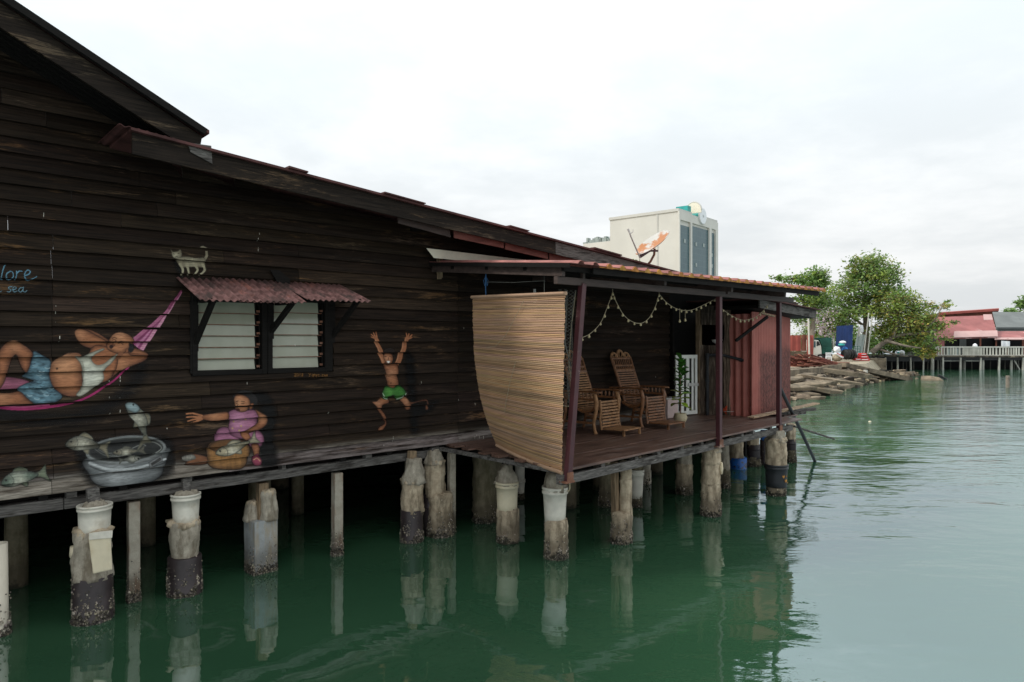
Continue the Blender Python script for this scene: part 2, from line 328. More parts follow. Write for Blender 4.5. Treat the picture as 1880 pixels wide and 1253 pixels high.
# ------------------------------------------------------------------ water, land
def flat(name, pts, m_, z, sub=None):
    b = MB(); b.poly([(x, y, z) for x, y in pts]); o = b.build(name, m_, None, recalc=False); o['kind'] = 'structure'; return o
def water_mat():
    m_, t, b = newmat('green_harbour_water'); t.nodes.remove(b)
    g = N(t, 'ShaderNodeNewGeometry'); P = g.outputs['Position']
    def mp(sc, rz=0):
        q = N(t, 'ShaderNodeMapping'); q.inputs['Scale'].default_value = sc; q.inputs['Rotation'].default_value = (0, 0, rz); t.links.new(P, q.inputs[0]); return q.outputs[0]
    sp = N(t, 'ShaderNodeSeparateXYZ'); t.links.new(P, sp.inputs[0])
    # sheltered water beside the house is calm, open water to the right is rippled
    vv = math_(t, 'SUBTRACT', math_(t, 'MULTIPLY', math_(t, 'SUBTRACT', sp.outputs[0], W0[0]), sn), math_(t, 'MULTIPLY', math_(t, 'SUBTRACT', sp.outputs[1], W0[1]), cs))
    uu = math_(t, 'ADD', math_(t, 'MULTIPLY', math_(t, 'SUBTRACT', sp.outputs[0], W0[0]), cs), math_(t, 'MULTIPLY', math_(t, 'SUBTRACT', sp.outputs[1], W0[1]), sn))
    opn = maprange(t, math_(t, 'ADD', uu, math_(t, 'MULTIPLY', vv, .6)), -1.0, 12.0, .10, 1.7)
    big = noi(t, mp((.5, 1.0, 1), R(15)), 1.0, 3, .5, .4)
    med = noi(t, mp((1.0, 2.1, 1), R(-8)), 2.1, 4, .55, .5)
    fin = noi(t, mp((1.6, 4.5, 1), R(10)), 4.5, 3, .5)
    gust = maprange(t, noi(t, mp((.10, .16, 1)), 1.0, 3), .42, .62, .35, 1.0)
    h = math_(t, 'ADD', math_(t, 'MULTIPLY', math_(t, 'MULTIPLY', big, .060), math_(t, 'ADD', math_(t, 'MULTIPLY', opn, .9), .75)), math_(t, 'MULTIPLY', math_(t, 'MULTIPLY', math_(t, 'ADD', math_(t, 'MULTIPLY', med, .030), math_(t, 'MULTIPLY', fin, .0045)), opn), gust))
    bn = N(t, 'ShaderNodeBump', Strength=1.0, Distance=1.0); t.links.new(math_(t, 'MULTIPLY', h, .34), bn.inputs['Height'])
    fr = N(t, 'ShaderNodeFresnel', IOR=3.5); t.links.new(bn.outputs[0], fr.inputs['Normal'])
    df = N(t, 'ShaderNodeBsdfDiffuse'); gl = N(t, 'ShaderNodeBsdfGlossy', Roughness=.0)
    sil = noi(t, mp((.22, .4, 1)), 1.0, 3); df.inputs[0].default_value = (.012, .058, .028, 1)
    t.links.new(mixc(t, maprange(t, sil, .35, .65), (.026,.075,.037), (.032,.087,.043)), df.inputs[0])
    film = noi(t, mp((.55, .9, 1), R(30)), 1.0, 4, .5, 1.6); fl = math_(t, 'ABSOLUTE', math_(t, 'SUBTRACT', film, .5)); fm = math_(t, 'MULTIPLY', maprange(t, fl, .010, .003), maprange(t, noi(t, mp((.3, .3, 1)), 1.3, 2), .55, .66))
    t.links.new(mixc(t, math_(t, 'MULTIPLY', fm, .30), df.inputs[0].links[0].from_socket, (.16,.20,.16)), df.inputs[0])
    gl.inputs[0].default_value = (.90, .975, 1.06, 1); t.links.new(bn.outputs[0], gl.inputs['Normal'])
    mx = N(t, 'ShaderNodeMixShader'); t.links.new(fr.outputs[0], mx.inputs[0]); t.links.new(df.outputs[0], mx.inputs[1]); t.links.new(gl.outputs[0], mx.inputs[2])
    t.links.new(mx.outputs[0], t.nodes['Material Output'].inputs[0]); return m_
flat('water', [(-3000,-600),(3000,-600),(3000,4000),(-3000,4000)], water_mat(), 0.0)

# ------------------------------------------------------------------ the plank house
house = hthing('stilt_house', 'black weathered plank house on stilts with painted figures on its side wall', 'house', 0, 0, 0)
PITCH = .1445; Z0 = 1.25
OV = .80                                              # how far the rakes stand out from the wall
ua, za = PW(0, 2, OV); ub, zb = PW(374, 249, OV); sl = (zb-za)/(ub-ua)
la, lza = PW(390, 281, OV); lb, lzb = PW(1222, 497, OV); lsl = (lzb-lza)/(lb-la)
def ltop(u): return lza+lsl*(u-la)
def l1(u): return za+sl*(u-ua)-.07                    # top of the wall under the upper and the lower roof
def l2(u): return ltop(u)-.05
ULEFT, URIGHT = -9.5, 5.3
USTEP = -3.75
def wtop(u): return (l1(u) if u < USTEP else l2(u))-.02
def ulimit(z):                                         # where the wall ends at height z
    if z <= l2(URIGHT): return URIGHT
    if z <= l2(USTEP): return min(URIGHT, la+(z+.05-lza)/lsl)
    return min(USTEP, ua+(z+.07-za)/sl)
def pv_(fr): return .046-.004*(fr/.4) if fr < .4 else .042-.039*(fr-.4)/.6
def vprof(z):
    k = math.floor((z-Z0)/PITCH+1e-6); return pv_((z-Z0)/PITCH-k)
u97 = PW(95, 500)[0]; u838 = PW(838, 700)[0]
holes = [(PW(352, 600)[0]-.02, PW(607, 600)[0]+.02, 2.325, 3.20)]
wall = MB(); r_ = random.Random(3)
for k in range(40):
    z0 = Z0+k*PITCH; z1 = z0+PITCH
    if ulimit(z0) < ULEFT+.3: break
    seams = [ULEFT]; u = ULEFT
    fixed = sorted([u97+r_.uniform(-.01,.01) if (k < 3 or 5 < k < 17) else u97+r_.uniform(-2,2), u838+r_.uniform(-.006,.006), PW(235, 320)[0]+r_.uniform(-1.6,1.6) if k > 17 else -2.9+r_.uniform(-1,1), 2.2+r_.uniform(-1.2,1.2)])
    for q in fixed:
        if q-seams[-1] > .5: seams.append(q)
    seams.append(99)
    for a, c_ in zip(seams, seams[1:]):
        g = .0022; tn = r_.uniform(.72, 1.28)*(r_.uniform(1.5, 2.1) if r_.random() < .09 else 1); wall.tint = (tn, tn*r_.uniform(.94,1.02), tn*r_.uniform(.88,1.02))
        lim0, lim1 = ulimit(z0), ulimit(z1); e0 = min(c_-g, lim0); e1 = min(c_-g, lim1)
        if e0-a < .02: continue
        spans = [(a+g, e0, e1)]
        for (h0, h1, hz0, hz1) in holes:
            if z1 > hz0+.03 and z0 < hz1-.03:
                nw = []
                for (s0, s1, s2) in spans:
                    if s0 < h0 < s1: nw.append((s0, h0, h0))
                    if s0 < h1 < s1: nw.append((max(h1, s0), s1, s2))
                    if s1 <= h0 or s0 >= h1: nw.append((s0, s1, s2))
                spans = nw
        dv = r_.uniform(-.0015, .0015); dz = r_.uniform(-.003, .003); dq = r_.uniform(-.004, .004)
        for (s0, s1, s2) in spans:
            s2 = max(s2, s0+.005); vb, vm_, vt = .046+dv, .042+dv, .003+dv; zm = z0+.4*PITCH; sm_ = s1+(s2-s1)*.4
            for (va_, vb_, za_, zb_, ea, eb) in ((vb, vm_, z0+dz, zm, s1, sm_), (vm_, vt-.001, zm, z1+.012, sm_, s2)):
                zq = za_+dq if za_ < zm else za_
                wall.hexa([HW(s0,va_-.024,za_),HW(ea,va_-.024,zq),HW(ea,va_,zq),HW(s0,va_,za_),HW(s0,vb_-.024,zb_),HW(eb,vb_-.024,zb_),HW(eb,vb_,zb_),HW(s0,vb_,zb_)])
wall.tint = (.95,.95,.95); hz = Z0+7*PITCH; wall.hexa([HW(holes[0][0],.010,hz),HW(holes[0][1],.010,hz),HW(holes[0][1],.045,hz),HW(holes[0][0],.045,hz),HW(holes[0][0],.008,2.322),HW(holes[0][1],.008,2.322),HW(holes[0][1],.042,2.322),HW(holes[0][0],.042,2.322)])
wall.build('plank_wall', MT['plank'], house)
# body behind the wall
b = MB()
b.hbox(ULEFT, 9.0, -8.2, -8.0, 1.05, 3.9)                                   # back
b.hbox(9.0, 9.1, -8.2, -.1, 1.05, 3.35)                                      # right end
b.hbox(ULEFT-.1, ULEFT, -8.0, -.06, 1.05, 3.9)
b.hbox(ULEFT, 9.0, -8.0, -.16, 1.16, 1.225)                                  # floor
b.hbox(5.30, 5.36, -1.6, -.03, 1.23, 3.55); b.hbox(5.36, 9.0, -1.7, -1.6, 1.23, 3.5)
b.hbox(ULEFT, URIGHT, -.09, -.03, 3.20, 3.3)
b.hbox(ULEFT, 9.0, -8.3, -8.2, -.5, 1.05); b.hbox(8.95, 9.05, -8.2, -.35, -.5, 1.03); b.hbox(ULEFT-.1, ULEFT, -8.2, -.6, -.5, 1.05)  # added skirts down to the water that keep the underside dark
b.hbox(5.3, 9.0, -.06, -.01, 3.33, 3.98)
b.build('inner_wall_and_skirt', MT['boarddark'], house)
# roofs and rake boards
def roof_slab(ua, za, ub, zb, v0, v1, th):
    q = MB(); q.hexa([HW(ua,v0,za-th),HW(ub,v0,zb-th),HW(ub,v1,zb-th),HW(ua,v1,za-th),HW(ua,v0,za),HW(ub,v0,zb),HW(ub,v1,zb),HW(ua,v1,za)]); return q
ua, za = PW(0, 2, OV); ub, zb = PW(374, 249, OV)
pk = -8.6; zpk = za+sl*(pk-ua)
b = roof_slab(pk, zpk+.05, ub+.03, zb+.04, -8.3, OV+.07, .035)
q = roof_slab(-13.2, zpk+.05+sl*4.6, pk, zpk+.05, -8.3, OV+.07, .035); b.v += q.v; b.f += [tuple(i+8 for i in f) for f in q.f]; b.m += q.m; b.t += q.t; b.sm += q.sm
b.build('upper_roof', MT['darkroof'], house)
def board(pts_px, v, th, m_, nm='rake_board', bev=.004, **kw):
    q = MB(); p = [HW(*(lambda a: (a[0], v, a[1]))(PW(x, y, v))) for x, y in pts_px]
    q.slab(p, HW(0, -th, 0)-HW(0, 0, 0)); return q.build(nm, m_, house, **kw)
def board_uz(pts, v, th, m_, nm, **kw):
    q = MB(); q.slab([HW(a, v, c_) for a, c_ in pts], HW(0, -th, 0)-HW(0, 0, 0)); return q.build(nm, m_, house, **kw)
u0, z0 = PW(0, 50, OV); u1, z1 = PW(365, 285, OV); s2 = (z1-z0)/(u1-u0); ut, zt = PW(375, 252, OV)
board_uz([(pk, z0+s2*(pk-u0)), (u1, z1), (ut-.02, zt-.0), (pk, za+sl*(pk-ua)+.005)], OV, .035, MT['board'], 'rake_board')
board([(345, 262), (388, 268), (390, 301), (350, 279)], OV+.015, .012, MT['grey'], 'rake_board_end', label='bleached end cap of the upper rake board')
b = MB(); A = HW(u0-4, OV+.05, za+sl*(u0-4-ua)+.02); B = HW(ub+.0, OV+.05, zb+.02); b.beam(A, B, .05, .06); b.build('roof_batten', MT['boarddark'], house)
b = MB()                                                # soffit framing in the shadow under the upper rake
for i in range(6): b.beam(HW(pk, .06+.13*i, l1(pk)+.0), HW(ub-.1, .06+.13*i, l1(ub-.1)+.0), .05, .07)
b.build('soffit_batten', MT['boarddark'], house)
uA = PW(243, 262, OV)[0]
roof_slab(uA-.02, ltop(uA)+.03, 9.1, ltop(9.1)+.03, -8.3, OV+.05, .025).build('lower_roof', MT['darkroof'], house)
b = MB(); b.corr(HW(uA-.12, OV+.02, ltop(uA)+.045), HW(.5, 0, lsl*.5)-HW(0,0,0), HW(0,-2.0,0)-HW(0,0,0), 1, .075, .008, (0,0,1)); b.build('roof_tile_edge', MT['darkroof'], house)
for i, (xa, xb, dz) in enumerate(((525, 560, .012), (700, 775, .008), (930, 965, .008), (1085, 1135, .015))):
    a, c_ = PW(xa, 400, OV)[0], PW(xb, 400, OV)[0]
    b = MB(); b.hexa([HW(a,.1,ltop(a)+.031),HW(c_,.1,ltop(c_)+.031),HW(c_,OV+.08,ltop(c_)+.031),HW(a,OV+.08,ltop(a)+.031),HW(a,.1,ltop(a)+.04+dz),HW(c_,.1,ltop(c_)+.035+dz),HW(c_,OV+.08,ltop(c_)+.035+dz),HW(a,OV+.08,ltop(a)+.04+dz)])
    b.build('roof_tile', MT['darkroof'], house)
x1 = PW(1020, 450, OV)[0]; xe = PW(1222, 497, OV)[0]
for (a, c_, m_, kw) in ((uA, x1-.004, MT['board'], {}), (x1+.004, xe, MT['grey'], {'label': 'bleached flaking right end of the lower rake board'})):
    o = board_uz([(a, ltop(a)-.195+.01*(a+3.5)*.3), (c_, ltop(c_)-.195+.01*(c_+3.5)*.3), (c_, ltop(c_)), (a, ltop(a))], OV, .03, m_, 'rake_board', **kw)
for (pts, m_) in (([(731,398),(825,421),(828,436),(731,410)], MT['lightwood']), ([(834,421),(925,444),(925,456),(834,437)], MT['pinkboard']), ([(928,444),(1006,463),(1006,476),(928,458)], MT['pinkboard']), ([(1009,462),(1110,486),(1110,500),(1009,478)], MT['pinkboard'])):
    board(pts, OV-.12, .02, m_ if m_ != MT['lightwood'] else MT['brown'], 'frieze_board')
for uu in (-.75, .7, 1.9, 3.0): b = MB(); b.hbox(uu, uu+.07, -.05, OV-.15, ltop(uu)-.14, ltop(uu)-.005); b.build('rafter_end', MT['boarddark'], house)
bz = lambda px, py, z=None: None
# sill beam, joist ends, floor bearers
b = MB(); 
for (a, c_) in ((-9.5, u97+.1), (u97+.106, -.35)):
    b.hbox(a, c_, -.13, -.03, 1.075, 1.185)
b.build('sill_beam', MT['grey'], house, bevel=.006)
for i in range(15):
    b = MB(); uu = -9.2+i*.62+r_.uniform(-.08,.08); b.hbox(uu, uu+.075, -6, -.005-r_.uniform(0,.03), 1.187, 1.245); b.build('floor_joist', MT['boarddark'], house)
for i in range(9):
    b = MB(); uu = -8.7+i*1.03+r_.uniform(-.2,.2); b.hbox(uu, uu+r_.uniform(.05,.09), -.1, .004, 1.188, 1.238); b.build('joist_end', MT['grey'], house)
for vv in (-2.2, -4.5, -6.8): b = MB(); b.hbox(-9.5, 9.0, vv-.06, vv+.06, 1.03, 1.158); b.build('floor_bearer', MT['boarddark'], house)
# timber brackets by the porch
b = MB(); x, z = PW(802, 497, .04); b.slab([HW(x-.0, .03, z+.17), HW(x+.07, .03, z+.17), HW(x+.07, .03, z-.09), HW(x+.05, .03, z-.12), HW(x, .03, z-.12)], HW(0,.05,0)-HW(0,0,0)); b.build('bracket', MT['lightwood'], house)
# windows: louvre blades in dark frames
rr_w = random.Random(14)
def window(x0, x1, y0, y1, light):
    a, zt = PW(x0, y0); _, zb = PW(x0, y1); c_, _ = PW(x1, y1)
    f = MB(); fw = .055
    f.hbox(a-fw, a, -.06, .06, zb-fw, zt+fw); f.hbox(c_, c_+fw, -.06, .06, zb-fw, zt+fw)
    f.hbox(a, c_, -.06, .058, zb-fw, zb); f.hbox(a, c_, -.06, .058, zt, zt+fw)
    f.hbox(c_-.055, c_-.047, -.05, .0, zb, zt); f.hbox(c_-.02, c_-.005, -.05, .01, zb, zt)
    wf = f.build('window', MT['boarddark'], house, bevel=.003)
    n = 6; hh = (zt-zb)/n
    for i in range(n):
        g = MB(); za_ = zb+i*hh+.002; zb_ = za_+hh*1.04; tq = rr_w.uniform(-.012,.012)
        g.hexa([HW(a+.004,-.012,za_),HW(c_-.06,-.012,za_),HW(c_-.06,-.006,za_),HW(a+.004,-.006,za_),HW(a+.004,-.034+tq,zb_),HW(c_-.06,-.034+tq*.6,zb_),HW(c_-.06,-.028+tq*.6,zb_),HW(a+.004,-.028+tq,zb_)])
        g.build('louvre_blade', MT['glass'], wf)
    g = MB()
    for i in range(1, n): g.hbox(a, c_-.02, -.004, .004, zb+i*hh-.004, zb+i*hh+.004)
    for i in range(n): g.hbox(c_-.045, c_-.01, -.012, .012, zb+i*hh+.02, zb+i*hh+.045)
    g.build('louvre_clip', MT['rust'], wf)
    g = MB(); g.hbox(a, c_, -.16, -.15, zb, zt); g.build('blind', MT['cream'], wf)
window(360, 478, 553, 681, 0); window(497, 593, 553, 677, 0)
b = MB(); a, c_ = PW(352, 600)[0], PW(607, 600)[0]
b.hbox(a-.03, a+.03, -.05, .053, 2.35, 3.22); b.hbox(c_-.05, c_+.0, -.05, .055, 2.33, 3.2); b.hbox(a+.031, c_-.051, -.05, .051, 3.165, 3.23)
x = PW(486, 600)[0]; b.hbox(x-.045, x+.045, -.05, .049, 2.34, 3.164); b.build('window_surround', MT['boarddark'], house)
# awning
aw = MB(); 
p0 = HW(-3.70, .03, 3.365); p1 = HW(-2.64, .03, 3.385); q0 = HW(-3.62, .50, 3.125)
def awn(u0, z0, u1, z1, drop, sh, dv):
    q = MB(); q.smooth = True
    q.corr(HW(u0,.03,z0), HW(u1,.03,z1)-HW(u0,.03,z0), HW(u0+sh,dv,z0-drop)-HW(u0,.03,z0), 1, .072, .0125, (HW(0,.45,1)-HW(0,0,0)).normalized(), .007, 8, rows=2); return q
o = awn(-3.70, 3.37, -2.72, 3.38, .25, .09, .50).build('awning', MT['asb'], house)
awn(-2.62, 3.395, -1.80, 3.40, .222, .17, .50).build('awning_sheet', MT['asb'], o)
awn(-3.34, 3.389, -2.58, 3.40, .262, .11, .52).build('awning_sheet', MT['asb'], o)
for (ax_, ay_, bx_, by_) in ((358, 632, 390, 552), (497, 610, 535, 557), (610, 618, 655, 553)):
    b = MB(); ua_, za_ = PW(ax_, ay_, .03); ub_, zb_ = PW(bx_, by_, .40); b.beam(HW(ua_, .03, za_), HW(ub_, .42, zb_), .05, .05); b.hbox(ua_-.03, ua_+.03, .0, .05, za_-.08, za_+.42)
    b.hbox(ub_-.03, ub_+.03, .02, .46, zb_-.012, zb_+.022); b.build('awning_brace', MT['boarddark'], o)
b = MB(); b.slab([HW(*PW(495,496,.06)[:1], .06, PW(495,496,.06)[1]), HW(PW(512,497,.06)[0], .06, PW(512,497,.06)[1]), HW(PW(532,514,.06)[0], .06, PW(532,514,.06)[1]), HW(PW(530,522,.06)[0],.06,PW(530,522,.06)[1]), HW(PW(508,519,.06)[0],.06,PW(508,519,.06)[1])], HW(0,.02,0)-HW(0,0,0)); b.build('flashing_piece', MT['boarddark'], o)
# white paint drips and bird streaks on the planks
b = MB(); rr = random.Random(11)
for (x, y0, y1) in ((474,422,432),(471,438,446),(471,455,466),(198,686,708),(218,686,708),(199,728,737),(218,729,736),(199,758,764),(218,752,760),(107,612,628),(101,548,592),(305,780,788),(848,596,604),(839,640,660),(842,664,676),(718,795,812),(686,812,820),(702,812,819),(838,733,741),(877,700,703),(870,740,744),(868,792,806),(872,790,800),(884,790,806),(892,790,800),(860,795,800),(876,800,815),(600,756,768),(596,756,759),(1160,700,706),(1200,690,694),(78,392,404),(112,380,386),(452,700,706),(540,632,636),(770,700,706)):
    ua_, za_ = PW(x, y0); _, zb_ = PW(x, y1); ww = rr.uniform(.003,.006)
    for j in range(3):
        t0_, t1_ = j/3, (j+1)/3; za2, zb2 = za_+(zb_-za_)*t0_, za_+(zb_-za_)*t1_
        v0_, v1_ = vprof(za2-.001)+.0015, vprof(zb2+.001)+.0015; sx_ = rr.uniform(-.003,.003)
        b.poly([HW(ua_+sx_, v0_, za2), HW(ua_+sx_+ww, v0_, za2), HW(ua_+sx_+ww*.8, v1_, zb2), HW(ua_+sx_, v1_, zb2)])
b.build('paint_drip', MT['bucket'], house, recalc=False)

# ------------------------------------------------------------------ the mural: paint on the planks, sampled finely so it follows the boards
def cr_(pts, closed=True, n=6):
    P_ = np.array(pts, float); M_ = len(P_); out = []
    rng = range(M_) if closed else range(M_-1)
    for i in rng:
        p0, p1, p2, p3 = (P_[(i+k) % M_] if closed else P_[min(max(i+k, 0), M_-1)] for k in (-1, 0, 1, 2))
        for t_ in np.linspace(0, 1, n, endpoint=False): out.append(.5*((2*p1)+(-p0+p2)*t_+(2*p0-5*p1+4*p2-p3)*t_**2+(-p0+3*p1-3*p2+p3)*t_**3))
    if not closed: out.append(P_[-1])
    return np.array(out)
def seg_d(P_, A, B):
    d = B-A; L = (d*d).sum()+1e-9; t_ = np.clip(((P_-A)@d)/L, 0, 1)
    return np.sqrt((((A+t_[:, None]*d)-P_)**2).sum(1)), t_
def sdf(P_, V):
    dm = np.full(len(P_), 1e9); ins = np.zeros(len(P_), bool)
    for i in range(len(V)):
        A, B = V[i], V[(i+1) % len(V)]; d, _ = seg_d(P_, A, B); dm = np.minimum(dm, d)
        c_ = ((A[1] > P_[:, 1]) != (B[1] > P_[:, 1])); 
        if A[1] != B[1]: ins ^= c_ & (P_[:, 0] < (B[0]-A[0])*(P_[:, 1]-A[1])/(B[1]-A[1])+A[0])
    return np.where(ins, dm, -dm)
def vnoise(P_, sx_, sy_, seed):
    rg = np.random.RandomState(seed); T_ = rg.rand(64, 64); x, y = P_[:, 0]/sx_+seed*3.7, P_[:, 1]/sy_+seed*1.3
    xi, yi = np.floor(x).astype(int), np.floor(y).astype(int); fx, fy = x-xi, y-yi; fx = fx*fx*(3-2*fx); fy = fy*fy*(3-2*fy)
    g = lambda i, j: T_[i % 64, j % 64]
    return g(xi,yi)*(1-fx)*(1-fy)+g(xi+1,yi)*fx*(1-fy)+g(xi,yi+1)*(1-fx)*fy+g(xi+1,yi+1)*fx*fy
def srgb(r, g, b_): return np.array([((x/255)/12.92 if x <= 10 else ((x/255+.055)/1.055)**2.4) for x in (r, g, b_)])
class Paint:
    GAIN = 1.2
    def __init__(s, x0, y0, x1, y1, step=.0062):
        us = [PW(x0, y0)[0], PW(x1, y1)[0], PW(x0, y1)[0], PW(x1, y0)[0]]; zs = [PW(x0, y0)[1], PW(x1, y1)[1], PW(x0, y1)[1], PW(x1, y0)[1]]
        u0, u1, zlo, zhi = min(us), max(us), max(Z0, min(zs)), max(zs)
        nu = int((u1-u0)/step)+2; s.U = np.linspace(u0, u1, nu); k0, k1 = int((zlo-Z0)/PITCH), int((zhi-Z0)/PITCH)+1
        m_ = int(PITCH/step)+1; s.rows = []
        for k in range(k0, k1+1):
            for j in range(m_+1): s.rows.append((Z0+k*PITCH+PITCH*(.012+.976*j/m_), pv_(j/m_)+.0046, j == m_))
        UU = np.tile(s.U, len(s.rows)); ZZ = np.repeat([r[0] for r in s.rows], nu)
        X = W0[0]+UU*cs; Y = W0[1]+UU*sn; s.P = np.stack([CX+X/Y*F, CY-(ZZ-H)/Y*F], 1)
        s.c = np.zeros((len(s.P), 3)); s.a = np.zeros(len(s.P)); s.nu = nu
    def over(s, col, al):
        s.c = s.c*(1-al[:, None])+col*al[:, None]; s.a = s.a+(1-s.a)*al
    def shape(s, pts, base, edge=None, ew=6, hi=None, hip=None, hr=20, smooth=True, feather=1.0, alpha=1.0, tex=0.13, ts=(7,1.7), closed=True):
        V = cr_(pts) if smooth else np.array(pts, float); lo, hi_ = V.min(0)-4, V.max(0)+4
        idx = np.where((s.P[:,0] > lo[0]) & (s.P[:,0] < hi_[0]) & (s.P[:,1] > lo[1]) & (s.P[:,1] < hi_[1]))[0]
        if not len(idx): return
        Q = s.P[idx]; d = sdf(Q, V); al = np.clip(d/feather+.5, 0, 1)*alpha
        col = np.tile(srgb(*base), (len(Q), 1))
        if edge is not None: k = np.clip(1-d/(ew*1.35), 0, 1)[:, None]**1.25; col = col*(1-k)+srgb(*edge)*k
        if hi is not None:
            hp = np.array(hip, float); k = np.exp(-(((Q-hp)/hr)**2).sum(1))[:, None]*.55; col = col*(1-k)+srgb(*hi)*k
        if tex: n_ = vnoise(Q, *ts, 5)*.6+vnoise(Q, ts[0]/2, ts[1]/2, 9)*.4; col = col*(1+tex*(n_-.5)*2)[:, None]
        if edge is not None and ew >= 4: o_ = np.clip(1-np.abs(d-.5)/1.3, 0, 1)[:, None]*.75; col = col*(1-o_)+srgb(*edge)*.30*o_
        A = np.zeros(len(s.P)); A[idx] = al; Cc = np.zeros((len(s.P), 3)); Cc[idx] = col; s.over(Cc, A)
    def line(s, pts, col, wd=1.2, w2=None, smooth=True, alpha=1.0):
        V = cr_(pts, False) if smooth and len(pts) > 2 else np.array(pts, float); w2 = wd if w2 is None else w2
        lo, hi_ = V.min(0)-5-wd, V.max(0)+5+wd
        idx = np.where((s.P[:,0] > lo[0]) & (s.P[:,0] < hi_[0]) & (s.P[:,1] > lo[1]) & (s.P[:,1] < hi_[1]))[0]
        if not len(idx): return
        Q = s.P[idx]; best = np.full(len(Q), 0.0)
        for i in range(len(V)-1):
            d, t_ = seg_d(Q, V[i], V[i+1]); ww = wd+(w2-wd)*(i+t_)/(len(V)-1); best = np.maximum(best, np.clip((ww/2-d)/.9+.5, 0, 1))
        A = np.zeros(len(s.P)); A[idx] = best*alpha; s.over(srgb(*col), A)
    def done(s, name, label=None):
        nu = s.nu; nr = len(s.rows); al = s.a.reshape(nr, nu); fs = []
        for r in range(nr-1):
            if s.rows[r][2]: continue
            on = (al[r, :-1]+al[r, 1:]+al[r+1, :-1]+al[r+1, 1:]) > .06
            for i in np.where(on)[0]: b0 = r*nu+i; fs.append((b0, b0+1, b0+nu+1, b0+nu))
        used = np.unique(np.array(fs).ravel()); mp = np.full(len(s.P), -1); mp[used] = np.arange(len(used))
        UU = np.tile(s.U, nr); ZZ = np.repeat([r[0] for r in s.rows], nu); VV = np.repeat([r[1] for r in s.rows], nu)
        vs = [(float(UU[i]), -float(VV[i]), float(ZZ[i])) for i in used]          # house coordinates
        me = bpy.data.meshes.new(name); me.from_pydata(vs, [], mp[np.array(fs)].tolist()); me.materials.append(MT['paint'])
        at = me.color_attributes.new('paint', 'FLOAT_COLOR', 'POINT'); cc = np.ones((len(used), 4)); cc[:, :3] = np.clip(s.c[used]*s.GAIN, 0, .9)/np.maximum(s.a[used], .2)[:, None]*1.0; cc[:, 3] = np.clip(s.a[used], 0, 1); at.data.foreach_set('color', cc.ravel())
        o = bpy.data.objects.new(name, me); COL.objects.link(o); o.parent = house
        if label: o['label'] = label
        return o
SK, SKD, SKH = (142, 90, 60), (58, 30, 18), (176, 124, 88)
